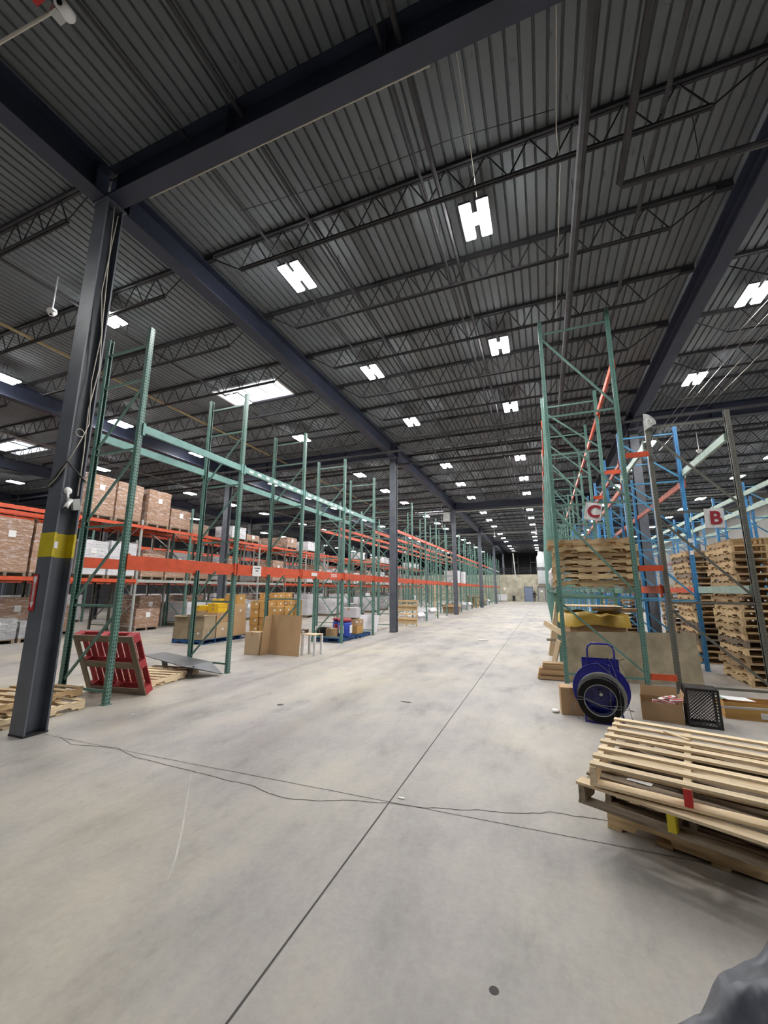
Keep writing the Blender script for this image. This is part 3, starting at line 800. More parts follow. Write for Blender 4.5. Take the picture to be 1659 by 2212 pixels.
# ------------------------------------------------------------------ cartons and loads
pp['bluewood'] = Proto(mkpallet('bluewood', False))
def carton(label, x, y, z, w, d, h, rz=0, mat='card', tape=True, sticker=False, group=None, name='cardboard_box', cat='box'):
    t = thing(name, label, cat, (x, y, z), rz, group)
    bevel(put(MB().box(-w / 2, w / 2, -d / 2, d / 2, 0, h), 'carton', M[mat], t), .006, 1)
    if tape:
        put(MB().box(-.025, .025, -d / 2 - .0015, d / 2 + .0015, h, h + .0015).box(-.025, .025, -d / 2 - .0015, -d / 2, h - .09, h).box(-.025, .025, d / 2, d / 2 + .0015, h - .09, h), 'tape_strip', M['tape'], t)
    if sticker:
        put(MB().box(w * .12, w * .12 + .08, -d / 2 - .0025, -d / 2, h * .5, h * .5 + .06).box(w / 2, w / 2 + .0025, -.04, .04, h * .5, h * .5 + .06), 'shipping_label', M['white'], t)
    return t
def open_box(label, x, y, z, w, d, h, rz=0, mat='card', flap=.15, name='open_box', tilt=.3, group=None, dirs=((1, 0), (-1, 0), (0, 1), (0, -1))):
    t = thing(name, label, 'box', (x, y, z), rz, group); e = .006
    mb = MB().box(-w / 2, w / 2, -d / 2, d / 2, 0, e).box(-w / 2, -w / 2 + e, -d / 2, d / 2, e, h).box(w / 2 - e, w / 2, -d / 2, d / 2, e, h)
    mb.box(-w / 2 + e, w / 2 - e, -d / 2, -d / 2 + e, e, h).box(-w / 2 + e, w / 2 - e, d / 2 - e, d / 2, e, h)
    put(mb, 'carton', M[mat], t)
    if flap:
        for sx, sy in dirs:
            c = Vector((sx * w / 2, sy * d / 2, h)); o = Vector((sx * math.cos(tilt), sy * math.cos(tilt), math.sin(tilt))) * flap
            s = Vector((sy, sx, 0)) * ((d if sx else w) / 2 - .01)
            put(slab(MB(), [c - s, c + s, c + s * .96 + o, c - s * .96 + o], .004), 'flap', M[mat], t)
    return t
def mkload(w, d, h, mat, sheet=True):
    t = thing('wrapped_load', '', 'pallet load')
    b = MB()
    for y in (-d / 2 + .04, 0, d / 2 - .04): b.box(-w / 2, w / 2, y - .04, y + .04, 0, .1)
    b.box(-w / 2, w / 2, -d / 2, d / 2, .1, .125)
    put(b, 'pallet', W['aged'][0], t)
    bm = bmesh.new(); bmesh.ops.create_cube(bm, size=1); bmesh.ops.subdivide_edges(bm, edges=bm.edges, cuts=4, use_grid_fill=True)
    for v in bm.verts:
        k = .015
        v.co = Vector((v.co.x * w * (.96 if abs(v.co.x) < .49 else 1) + R(-k, k) * .5, v.co.y * d + R(-k, k) * .5, (v.co.z + .5) * h + .13 + (R(-k, k) if v.co.z > .4 else 0)))
    me = bpy.data.meshes.new('goods'); bm.to_mesh(me); bm.free(); me.materials.append(M[mat])
    ob('wrapped_goods', me, t)
    if sheet: put(MB().box(w / 2 + .012, w / 2 + .014, -.09, .10, h * .72, h * .72 + .2), 'paper_tag', M['white'], t)
    return t
LD = {}
def load(kind, w, d, h, label, x, y, z, rz=0, group=None):
    k = (kind, w, d, h)
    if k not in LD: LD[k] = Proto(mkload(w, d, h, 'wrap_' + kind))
    return LD[k].at(label, (x, y, z), rz, group)
KN = dict(brown='film-wrapped brown cartons', white='film-wrapped white cartons', grey='film-wrapped grey bundles')
ZL = {0: 0.0, 1: 1.985, 2: 4.125}
LN = {0: 'on the floor', 1: 'on the low beams', 2: 'on the high beams'}
def fill(row, xc, ys, plan, grp):
    for (bay, slot, lv, kind, h) in plan:
        a, b = ys[bay], ys[bay + 1]; y = a + (b - a) * (.27 if slot == 0 else .73)
        load(kind, 1.13, 1.05, h, f'{KN[kind]} {LN[lv]} of {row}, {ORD[bay]} bay {"near" if slot == 0 else "far"} half', xc, y, ZL[lv], 0, grp)
ys2 = [4.1] + Y2
plan = [(2, 0, 2, 'brown', 1.45), (2, 1, 2, 'brown', 1.4), (3, 0, 2, 'brown', 1.4), (3, 1, 2, 'brown', .8),
        (0, 0, 1, 'brown', 1.5), (0, 1, 1, 'brown', 1.55), (1, 0, 1, 'brown', 1.6), (1, 1, 1, 'brown', 1.55), (2, 0, 1, 'white', 1.2), (2, 1, 1, 'white', 1.25), (3, 0, 1, 'brown', .9), (3, 1, 1, 'brown', .7),
        (1, 0, 0, 'grey', .6), (3, 0, 0, 'brown', .7), (1, 1, 0, 'grey', .5)]
for b in range(4, 19):
    for s in (0, 1):
        if R(0, 1) < .8: plan.append((b, s, 1, ['brown', 'brown', 'white', 'grey'][int(R(0, 4))], [.6, .9, 1.2][int(R(0, 3))]))
        if R(0, 1) < .35: plan.append((b, s, 2, ['brown', 'white', 'grey'][int(R(0, 3))], [.3, .6][int(R(0, 2))]))
        if R(0, 1) < .6: plan.append((b, s, 0, ['white', 'grey', 'grey'][int(R(0, 3))], [.6, .9, 1.2][int(R(0, 3))]))
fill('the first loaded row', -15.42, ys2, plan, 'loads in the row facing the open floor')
plan = []
for b in range(1, 17):
    for s in (0, 1):
        if R(0, 1) < .8: plan.append((b, s, 0, ['brown', 'brown', 'grey'][int(R(0, 3))], [.9, 1.2][int(R(0, 2))]))
        if R(0, 1) < .8: plan.append((b, s, 1, ['brown', 'white', 'grey'][int(R(0, 3))], [.9, 1.2][int(R(0, 2))]))
        if R(0, 1) < .3: plan.append((b, s, 2, 'brown', .6))
fill('the second loaded row', -16.72, ys2, plan, 'loads in the back to back row')
plan = []
for b in range(1, 14):
    for s in (0, 1):
        if R(0, 1) < .85: plan.append((b, s, 0, ['brown', 'white', 'grey'][int(R(0, 3))], 1.2))
        if R(0, 1) < .8: plan.append((b, s, 1, ['brown', 'white', 'brown'][int(R(0, 3))], 1.2))
fill('the outer loaded row', -22.07, [1.6, 4.1] + Y2, plan, 'loads in the next row beyond')
# bundles and pallets standing on the open floor between the rows
for i, (x, y, k, h) in enumerate(((-13.4, 21.5, 'white', 1.2), (-12.9, 23.4, 'white', .9), (-13.3, 25.6, 'white', 1.2), (-12.2, 28.0, 'white', .9), (-11.8, 24.8, 'grey', .6), (-12.6, 31.5, 'grey', .9))):
    load(k, 1.02, 1.05, h, f'{KN[k]} standing on open floor behind the green rows, {ORD[i]} outward', x, y, 0, R(-.1, .1), 'loads on the open floor')

# blue pallet of opened brown boxes behind the second green frame
pp['bluewood'].at('blue pallet under the worn opened boxes', (-10.1, 10.15, 0), PI / 2)
pp['bluewood'].at('blue pallet butted behind the pallet of worn boxes', (-10.1, 11.25, 0), PI / 2)
z0 = .127
nb = 0
def B1(x, y, z, w, d, h, mat, word, rz=0, **k):
    global nb; nb += 1
    return carton(f'{word}', x, y, z, w, d, h, rz, mat, **k)
B1(-10.38, 9.88, z0, .6, .5, .32, 'card_grey', 'flat worn box on the blue pallet corner, bottom layer')
B1(-9.78, 9.88, z0, .56, .5, .32, 'card_grey', 'flat worn box on the blue pallet, bottom layer beside the corner', sticker=True)
open_box('opened worn box with loose flaps above the corner bottom box', -10.38, 9.88, z0 + .322, .56, .46, .36, 0, 'card_grey', .12, tilt=-.15, dirs=((0, 1), (0, -1)))
open_box('opened worn box with loose flaps beside the first opened one', -9.79, 9.9, z0 + .322, .54, .46, .34, .03, 'card_grey', .11, tilt=.25, dirs=((0, 1), (0, -1)))
B1(-10.35, 10.45, z0, .55, .5, .4, 'card', 'brown box on the blue pallet, second rank bottom'); B1(-9.77, 10.45, z0, .52, .5, .45, 'card_pale', 'pale box with labels on the blue pallet, second rank', sticker=True)
B1(-10.35, 10.45, z0 + .403, .5, .48, .4, 'card_pale', 'pale box second rank, middle of its stack'); B1(-9.8, 10.45, z0 + .453, .5, .48, .3, 'card', 'brown box second rank, upper', sticker=True)
B1(-10.4, 10.47, z0 + .806, .5, .4, .16, 'card_yellow', 'bright yellow box topping the worn box pile')
B1(-9.82, 10.5, z0 + .757, .42, .4, .14, 'card_yellow', 'bright yellow box over the labelled stack'); B1(-9.82, 10.5, z0 + .9, .42, .4, .13, 'card_yellow', 'upper bright yellow box over the labelled stack')
B1(-10.4, 11.2, z0, .6, .6, .5, 'card', 'brown box on the rear blue pallet, bottom'); B1(-9.75, 11.2, z0, .55, .6, .5, 'card', 'brown box on the rear blue pallet, bottom beside it')
B1(-10.4, 11.2, z0 + .503, .55, .55, .5, 'card_pale', 'pale box on the rear blue pallet, middle'); B1(-9.75, 11.2, z0 + .503, .5, .55, .5, 'card', 'brown box on the rear blue pallet, middle', sticker=True)
B1(-10.3, 11.2, z0 + 1.006, .5, .4, .15, 'card_yellow', 'yellow box lying high on the rear pallet'); B1(-9.75, 11.2, z0 + 1.006, .5, .4, .3, 'card_amber', 'amber box crowning the rear pallet', sticker=True)
# amber cartons in columns of five
pp['pine'].at('pine pallet under the amber cartons', (-9.0, 12.25, 0), PI / 2); pp['aged'].at('aged pallet under the amber cartons beside it', (-9.1, 13.4, 0), PI / 2)
cols_ = [(-9.38, 11.95, 4, .27), (-8.98, 11.95, 4, .27), (-8.62, 11.95, 3, .3), (-9.38, 12.42, 5, .27), (-8.95, 12.42, 5, .27), (-8.6, 12.42, 3, .3), (-9.4, 13.1, 5, .26), (-8.98, 13.1, 4, .27), (-9.4, 13.6, 5, .27), (-8.95, 13.6, 4, .27)]
for i, (x, y, n, h) in enumerate(cols_):
    for k in range(n):
        carton(f'amber carton in {ORD[i]} column of the stacked amber group, {"topmost" if k == n-1 else ORD[k] + " up"}', x + R(-.01, .01), y + R(-.01, .01), .127 + k * (h + .003), .34, .4, h, R(-.03, .03), 'card_amber', sticker=True, group='amber cartons in columns')
# cardboard at the third frame
carton('small closed cardboard box standing beside the big cardboard panel', -6.93, 8.80, 0, .42, .3, .55, 0, 'card_pale')
t = thing('cardboard_sheet', 'large bent cardboard panel standing upright at the third green frame', 'cardboard')
mb = MB(); pts = [(-6.62, 8.93), (-6.3, 8.91), (-5.68, 8.87)]
for (a, b), (c, d) in zip(pts, pts[1:]): slab(mb, [(a, b, 0), (c, d, 0), (c + .01, d + .09, .96), (a + .01, b + .09, .97)], .008)
put(mb, 'sheet', M['card'], t)
slab_m = slab(MB(), [(-6.66, 8.66, 0), (-6.62, 8.92, 0), (-6.61, 9.01, .97), (-6.64, 8.76, .93)], .008); put(slab_m, 'folded_side', M['card'], t)
t = thing('trestle', 'small pale wooden trestle behind the cardboard panel', 'table', (-5.5, 9.25, 0))
put(MB().box(-.25, .16, -.2, .2, .49, .51), 'top', W['pale'][0], t)
for sx, sy in ((-.22, -.17), (.13, -.17), (-.22, .17), (.13, .17)): put(MB().box(sx - .025, sx + .025, sy - .025, sy + .025, 0, .488), 'leg', M['white'], t)
# pallet of drums between fourth and fifth green frames
pp['bluewood'].at('blue pallet carrying the two drums', (-6.5, 12.16, 0), 0).scale = (1, .97, 1); pp['bluewood'].at('blue pallet carrying brown cartons behind the drums', (-6.45, 13.36, 0), 0).scale = (1, .97, 1)
def drum(label, x, y):
    t = thing('plastic_drum', label, 'drum', (x, y, .128))
    put(MB().lathe([(.001, 0), (.20, 0), (.225, .04), (.225, .2), (.232, .22), (.225, .24), (.225, .4), (.19, .47), (.001, .47)], n=28), 'shell', M['drum'], t, smooth=True)
    put(MB().lathe([(.2, .471), (.225, .475), (.225, .545), (.001, .55)], n=28), 'lid', M['drum_lid'], t, smooth=True)
    put(MB().box(-.09, .09, -.232, -.2265, .12, .36).box(.2265, .232, -.09, .09, .12, .36), 'label_sheet', M['white'], t)
    put(MB().box(-.07, .07, -.236, -.2325, .22, .35), 'red_print', M['red'], t)
    return t
drum('blue plastic drum with a dark red lid, farther in on the pallet', -6.5, 12.58); drum('blue plastic drum with a dark red lid at the aisle edge', -6.12, 12.2)
t = thing('milk_crate', 'small black crate on the pallet with the drums', 'crate', (-6.78, 11.98, .128))
mb = MB().box(-.16, .16, -.16, .16, 0, .015)
for a in (-.16, .145):
    mb.box(a, a + .015, -.16, .16, .0, .06).box(a, a + .015, -.16, .16, .22, .27).box(-.16, .16, a, a + .015, .0, .06).box(-.16, .16, a, a + .015, .22, .27)
for a in (-.16, -.09, -.02, .05, .12):
    for b in (-.16, .145): mb.box(a, a + .03, b, b + .015, .06, .22).box(b, b + .015, a, a + .03, .06, .22)
put(mb, 'shell', M['black'], t)
carton('low brown box beside the black crate and drums', -6.42, 11.95, .128, .34, .3, .26, 0, 'card')
for i, (x, y, z, w, d, h, m) in enumerate(((-6.6, 13.3, .128, .6, .5, .26, 'card'), (-6.15, 13.2, .128, .26, .5, .26, 'card_amber'), (-6.6, 13.3, .391, .5, .45, .25, 'card'), (-6.15, 13.25, .391, .26, .45, .2, 'card'), (-6.62, 13.72, .128, .5, .36, .5, 'card_pale'))):
    carton(f'{["brown wide bottom", "amber bottom", "brown wide upper", "brown upper", "tall pale rear"][i]} carton behind the drums', x, y, z, w, d, h, R(-.05, .05), m, sticker=i > 1)
carton('white appliance box set on the cartons behind the drums', -6.45, 13.32, .645, .6, .42, .34, .1, 'card_white')
t = tag(slab(MB(), [(-7.3, 13.9, 1.0), (-6.4, 13.7, 1.06), (-6.35, 14.3, 1.2), (-7.2, 14.5, 1.16)], .01) and put(slab(MB(), [(-7.0, 14.95, 0), (-6.1, 14.9, 0), (-6.1, 15.2, .62), (-7.0, 15.25, .62)], .01), 'cardboard_sheet', M['card_white']), 'white sheet leaning on the floor past the fifth green frame', 'cardboard')
# past the second column
r = mkpallet('pine', True); r.location = (-5.9, 18.05, .53); r.rotation_euler = (PI / 2 - .06, 0, 0); tag(r, 'pine pallet stood on its edge just past the second aisle column', 'pallet')
for i, (x, y, w, d, h) in enumerate(((-6.35, 20.1, .9, 1.2, .5), (-6.35, 22.5, .9, 1.4, .62), (-6.35, 29.8, .9, 1.6, .6), (-6.35, 46.8, .9, 1.4, .62), (-6.35, 34.65, .9, 1.4, .6))):
    open_box(f'long white open box in the aisle row, {ORD[i] if i < 3 else ["fifth","fourth"][i-3]} past the second column', x, y, 0, w, d, h, 0, 'card_white' if i != 2 else 'card', .22, tilt=-.9, group=None)
t = tag(put(MB().box(-.05, .05, -.05, .05, 0, 1.9), 'timber_post', W['pale'][0], None, (-6.25, 24.6, 0)), 'yellowish timber post standing among the aisle row frames', 'post')
for i, (z, y) in enumerate(((2.12, 30.4), (2.12, 32.8))):
    carton(f'white box on the waist-high beams near the third column, {ORD[i]}', -6.37, y, z, 1.0, .9, .9, 0, 'card_white')

# ------------------------------------------------------------------ around the C row
t = thing('plywood_sheet', 'large weathered plywood sheet standing on edge behind the blue reel cart', 'board')
put(slab(MB(), [(.30, 8.36, 0), (2.47, 8.97, 0), (2.45, 9.05, .86), (.29, 8.44, .86)], .02), 'sheet', M['plywood'], t)
put(slab(MB(), [(1.1, 8.52, .003), (2.0, 8.77, .003), (1.98, 8.82, .60), (1.09, 8.57, .60)], .016), 'second_sheet', M['plywood'], t, (0, .12, .0))
open_box('big brown bulk box with yellow liner behind the plywood sheet', .88, 9.75, 0, 1.0, .95, 1.02, .1, 'card', 0, name='bulk_box')
mb = MB(); n = 26; base = []
for j, (zz, rr) in enumerate(((.85, .44), (1.04, .47), (1.16, .50), (1.1, .60), (.92, .62))):
    for i in range(n):
        a = 2 * PI * i / n; c, s = math.cos(a), math.sin(a); k = 1 / max(abs(c), abs(s)) ** .8
        q = rr * (1 + R(-.05, .05)); mb.v.append((c * q * k, s * q * k * .93, zz + R(-.04, .04)))
for j in range(4):
    for i in range(n): mb.f.append((j * n + i, j * n + (i + 1) % n, (j + 1) * n + (i + 1) % n, (j + 1) * n + i)); mb.mi.append(0)
M['liner'] = plain('yellow_liner', (.62, .42, .08), .4)
t = put(mb, 'plastic_liner', M['liner'], None, (.88, 9.75, 0), (0, 0, .1), True); tag(t, 'yellow plastic liner spilling over the big bulk box', 'liner')
carton('flat brown carton resting across the bulk box behind the plywood', 1.35, 9.62, 1.2, .9, .5, .05, -.1, 'card', False)
t = thing('flat_board', 'broad pale board laid level across the boxes behind the C frame', 'board', (.85, 10.1, 1.27)); put(MB().box(-.55, .6, -.6, .6, 0, .015), 'sheet', W['pale'][0], t)
# flattened cartons on the floor at the aisle side
for i, (z, a, b, y) in enumerate(((.012, -.22, .29, 8.5), (.105, -.2, .29, 8.5), (.198, -.13, .28, 8.52))):
    o = put(MB().box(a, b, y - .14, y + .16, z, z + .055).box(a + .01, b, y - .11, y + .13, z + .055, z + .09), 'flattened_carton', M['card'], None); tag(o, f'flattened brown carton at the foot of the C frame, {["lowest", "middle", "top"][i]}', 'cardboard')
for i, (p, q, w) in enumerate((((-.05, 9.55, .93), (.33, 9.28, .72), .11), ((-.02, 9.4, .60), (.34, 9.22, .62), .05), ((.06, 9.3, .07), (.2, 9.15, .62), .11), ((.06, 11.2, .02), (.3, 11.4, 1.3), .2))):
    o = put(MB().bar(p, q, .03, w, (0, 0, 1)), 'loose_board', W['pale'][0] if i != 1 else W['aged'][0]); tag(o, ['pale board end poking into the aisle behind the C frame', 'dark board end poking out under the pale one', 'pale board leaning low behind the C frame', 'pale board leaning inside the second C row bay'][i], 'board')
# plastic bag caught on the beams
def blob(name, mat, rx, ry, rz_, loc, label, cat, k=.12, sub=3):
    bm = bmesh.new(); bmesh.ops.create_icosphere(bm, subdivisions=sub, radius=1)
    for v in bm.verts: v.co = Vector((v.co.x * rx, v.co.y * ry, v.co.z * rz_)) * (1 + R(-k, k))
    me = bpy.data.meshes.new(name); bm.to_mesh(me); bm.free(); me.materials.append(mat)
    for p in me.polygons: p.use_smooth = True
    o = ob(name, me, None, loc); return tag(o, label, cat)
blob('plastic_bag', M['card_white'], .07, .13, .21, (.17, 9.55, 1.84), 'crumpled white plastic bag on the green beams at the aisle side', 'bag', .22)
blob('plastic_scrap', M['white_plastic'], .05, .06, .02, (.03, 6.28, .02), 'scrap of white film on the floor beside the small brown box', 'scrap')
# stored beams lying on the second bay
for i in range(9):
    o = put(MB().box(.2, 1.51, -.03, .03, 0, .11), 'stored_beam', M['orange' if i % 3 else 'teal_beam'], None, (0, 10.8 + i * .16, 1.665)); tag(o, f'{"orange" if i % 3 else "green"} beam stored crosswise in the second C row bay, {ORD[i]} in', 'rack beam', 'beams stored in the C row')
# cards with letters
def text_mesh(s, size, ext=.001, bold=0.):
    c = bpy.data.curves.new('lettering', 'FONT'); c.body = s; c.size = size; c.extrude = ext; c.align_x = 'CENTER'; c.align_y = 'CENTER'; c.offset = bold
    o = bpy.data.objects.new('lettering_src', c); me = bpy.data.meshes.new_from_object(o); bpy.data.objects.remove(o); return me
def card(label, ch, x, y, z, w, h, tilt):
    t = thing('letter_card', label, 'sign', (x, y, z), rot=(0, tilt, 0))
    mb = MB(); n = 6
    for i in range(n + 1):
        u = -w / 2 + w * i / n; d = .012 * math.sin(i * 1.3)
        mb.v += [(u, d, -h / 2), (u, d, h / 2), (u, d + .002, -h / 2), (u, d + .002, h / 2)]
    for i in range(n):
        a = 4 * i; mb.f += [(a, a + 4, a + 5, a + 1), (a + 2, a + 3, a + 7, a + 6), (a + 1, a + 5, a + 7, a + 3), (a, a + 2, a + 6, a + 4)]; mb.mi += [0] * 4
    mb.f += [(0, 1, 3, 2), (4 * n, 4 * n + 2, 4 * n + 3, 4 * n + 1)]; mb.mi += [0, 0]
    put(mb, 'sheet', M['white'], t)
    me = text_mesh(ch, .30, .0015, .008); me.materials.append(M['letter'])
    ob('letter', me, t, (.01, -.016, -.01), (PI / 2, 0, 0))
    return t
card('white card with a dark red letter C hung on the tall green frame', 'C', .90, 7.955, 2.99, .27, .31, .20)
card('white card with a dark red letter B hung on the brown frame', 'B', 2.675, 8.055, 2.78, .27, .32, .03)
t = thing('curled_card', 'curled grey card with a pale ring on top of the brown frame post', 'card', (1.86, 8.04, 4.42))
mb = MB(); n = 8
for i in range(n + 1):
    u = .17 * i / n; top_ = .30 - .17 * (i / n) ** 1.5; bot = .0 + .08 * (i / n); dd = -.06 * math.sin(i / n * 2.6)
    mb.v += [(u, dd, bot), (u, dd, top_), (u, dd + .003, bot), (u, dd + .003, top_)]
for i in range(n):
    a = 4 * i; mb.f += [(a, a + 4, a + 5, a + 1), (a + 2, a + 3, a + 7, a + 6), (a + 1, a + 5, a + 7, a + 3), (a, a + 2, a + 6, a + 4)]; mb.mi += [0] * 4
put(mb, 'sheet', M['grey'], t)
put(MB().lathe([(.03, 0), (.045, 0), (.045, .002), (.03, .002), (.03, 0)], (.06, -.062, .14), 18, 'y'), 'ring_print', M['white'], t)
put(MB().bar((0, -.003, 0), (0, -.003, .30), .01, .004).bar((0, -.005, .0), (.1, -.05, .045), .004, .012), 'pale_edge', M['white'], t)
t = tag(put(MB().box(-.035, .035, -.002, 0, 0, .09), 'post_label', M['white'], None, (2.985, 10.458, 2.62)), 'white label on the first blue frame post', 'label'); t = tag(put(MB().box(-.035, .035, -.002, 0, 0, .09), 'post_label', M['white'], None, (2.985, 10.458, 2.36)), 'lower white label on the first blue frame post', 'label')

# blue strapping reel cart
t = thing('strapping_cart', 'cobalt blue strapping reel cart with a coil of black strap', 'cart', (.575, 6.06, 0), rz=-.06)
hp = [(-.115, .1, .5), (-.115, .1, .84), (-.10, .1, .89), (-.06, .1, .92), (.14, .1, .92), (.18, .1, .89), (.195, .1, .84), (.195, .1, .5)]
put(MB().tube(hp, .012, 10), 'handle', M['cobalt'], t, smooth=True)
mb = MB().box(-.19, .24, .10, .105, .50, .72).box(-.19, .24, .255, .26, .50, .72).box(-.19, -.185, .105, .255, .50, .72).box(.235, .24, .105, .255, .50, .72).box(-.185, .235, .105, .255, .50, .505)
put(mb, 'tool_tray', M['cobalt'], t)
put(MB().lathe([(.001, .085), (.32, .085), (.325, .09), (.32, .096), (.001, .096)], (.01, 0, .355), 48, 'y'), 'back_disc', M['cobalt'], t, smooth=False)
put(MB().tube([(.01 + .322 * math.cos(a), .088, .355 + .322 * math.sin(a)) for a in [2 * PI * i / 48 for i in range(48)]], .008, 6, closed=True), 'disc_rim', M['cobalt'], t, smooth=True)
cc = (-.015, -.06, .275)
put(MB().lathe([(.235, .0), (.28, .0), (.28, .08), (.235, .08), (.235, .0)], (0.01, 0.0, .295), 48, 'y'), 'core_ring', M['strap'], t)
put(MB().lathe([(.185, -.07), (.255, -.07), (.262, .0), (.255, .05), (.185, .05), (.185, -.07)], cc, 48, 'y'), 'strap_coil', M['rubber'], t)
put(MB().lathe([(.178, -.075), (.1845, -.075), (.1845, .06), (.178, .06), (.178, -.075)], cc, 48, 'y'), 'inner_rim', M['galv'], t)
put(MB().lathe([(.001, -.06), (.02, -.06), (.025, .08), (.001, .08)], (0, .0, .33), 16, 'y'), 'axle', M['galv'], t)
sp = MB()
for a in (.5, 2.0, 3.7, 5.3): sp.bar((cc[0] + .02 * math.cos(a), -.13, cc[2] + .02 * math.sin(a)), (cc[0] + .18 * math.cos(a), -.12, cc[2] + .18 * math.sin(a)), .006, .006)
put(sp, 'spoke', M['cobalt'], t)
put(MB().box(-.2, .23, -.1, .12, .0, .02).box(-.2, -.18, -.1, .12, .02, .1).box(.21, .23, -.1, .12, .02, .1), 'foot_frame', M['cobalt'], t)
st = MB()
random.seed(21)
for k in range(3):
    pts = []; x0 = R(-.05, .1)
    for i in range(14):
        u = i / 13; pts.append((x0 + (.30 - x0) * u + .08 * math.sin(u * 3 + k) - .05 * k * u, -.14 - .03 * k + .02 * math.sin(u * 5 + k) + (.2 * (1 - u) if u < .4 else .0), .70 - .62 * u + .06 * math.sin(u * 4 + k * 1.7)))
    st.tube(pts, .003, 5)
for k in range(2):
    st.tube([(-.28 + .05 * i + .01 * k, -.16 - .02 * k, .27 - .008 * i + .025 * k + .02 * math.sin(i * .7 + k)) for i in range(13)], .004, 5)
st.tube([(.24 + .09 * math.sin(i * .25), .12, .72 - .045 * i) for i in range(9)], .003, 5)
st.tube([(-.3 - .05 * math.sin(i * .5), -.16, .22 - .022 * i) for i in range(9)], .004, 5)
put(st, 'loose_strap', M['plate'], t)
tl = MB()
for k in range(5): tl.tube([(.0 + .05 * k, .18, .6), (.02 + .055 * k, .17, .71), (.07 + .06 * k, .14, .735 + .012 * (k % 3))], .004, 5)
put(tl, 'strap_ends', M['rubber'], t)
# floor boxes by the cart
carton('small brown carton on the floor tucked beside the blue cart', .235, 6.33, 0, .27, .25, .34, .05, 'card')
o = open_box('open brown box holding red and white packets by the blue cart', 1.30, 6.52, 0, .44, .40, .22, -.15, 'card', .13, tilt=1.35, dirs=((1, 0), (0, 1)))
for i in range(7):
    a = R(-.5, .5); q = thing('packet', f'red and white striped packet in the open box, {ORD[i]} in the heap', 'packet', (1.2 + .045 * i, 6.42 + R(-.06, .08), .16 + .018 * i if i < 4 else .24), a, 'packets in the open box', (R(-.15, .15), R(-.2, .2), a))
    put(MB().box(-.09, .09, -.035, .035, 0, .028), 'wrapper', M['white'], q); put(MB().box(-.088, .088, -.0365, -.0355, .008, .018).box(-.06, .05, -.02, .02, .0285, .0295), 'red_stripe', M['red'], q)
# black plastic crate standing on its end
t = thing('plastic_crate', 'black lattice plastic crate standing on end beside the open box', 'crate', (1.70, 6.38, 0), rz=-.12)
def lattice(mb, fn, w, h, n=8, m=10, th=.007):
    st_ = w / n
    for s in (1, -1):
        k = -m
        while k < n + m:
            pts = []
            for i in range(0, 41):
                v = h * i / 40; u = (k * st_ + s * v) if s > 0 else (k * st_ + h - v)
                if 0 <= u <= w: pts.append((u, v))
            if len(pts) > 1: mb.bar(fn(*pts[0]), fn(*pts[-1]), th, .006)
            k += 1
w_, h_, d_ = .31, .44, .27
fr = MB()
for (a, b) in ((0, 0), (w_, 0), (0, d_), (w_, d_)): fr.box(a - w_ / 2 - .012, a - w_ / 2 + .012, b - d_ / 2 - .012, b - d_ / 2 + .012, 0, h_)
for z in (0, h_ - .03): fr.box(-w_ / 2, w_ / 2, -d_ / 2 - .008, -d_ / 2 + .008, z, z + .03).box(-w_ / 2, w_ / 2, d_ / 2 - .008, d_ / 2 + .008, z, z + .03).box(-w_ / 2 - .008, -w_ / 2 + .008, -d_ / 2, d_ / 2, z, z + .03).box(w_ / 2 - .008, w_ / 2 + .008, -d_ / 2, d_ / 2, z, z + .03)
fr.box(-w_ / 2, w_ / 2, -d_ / 2, d_ / 2, h_ - .006, h_)
put(fr, 'rim_frame', M['black'], t)
lt = MB(); lattice(lt, lambda u, v: (-w_ / 2 + u, -d_ / 2, v), w_, h_, 9, 13); put(lt, 'lattice_side', M['black'], t)
lt = MB(); lattice(lt, lambda u, v: (-w_ / 2 + u, d_ / 2, v), w_, h_, 9, 13); put(lt, 'lattice_side', M['black'], t)
lt = MB(); lattice(lt, lambda u, v: (-w_ / 2, -d_ / 2 + u, v), d_, h_, 8, 13); put(lt, 'lattice_side', M['black'], t)
o = open_box('low amber box holding papers under the brown frame', 2.38, 6.98, 0, .62, .36, .2, -.05, 'card_amber', 0)
put(MB().box(.05, .2, -.184, -.1805, .03, .1), 'shipping_label', M['white'], o)
t = tag(put(MB().box(-.16, .16, -.11, .11, 0, .004), 'paper_sheet', M['white'], None, (2.27, 7.02, .205), (.0, .05, .2)), 'white papers lying over the low amber box', 'paper'); t = tag(put(MB().box(-.1, .1, -.1, .1, 0, .004), 'paper_sheet', M['teal_pale'], None, (2.13, 7.08, .204), (.0, 0, .5)), 'pale green paper over the amber box end', 'paper')
t = tag(put(MB().bar((1.9, 6.55, .19), (3.2, 6.7, .19), .03, .02).bar((1.92, 6.55, 0), (1.92, 6.55, .18), .02, .02).bar((3.18, 6.7, 0), (3.18, 6.7, .18), .02, .02), 'steel_rail', M['galv']), 'thin pale steel rail standing low before the amber box', 'rail')

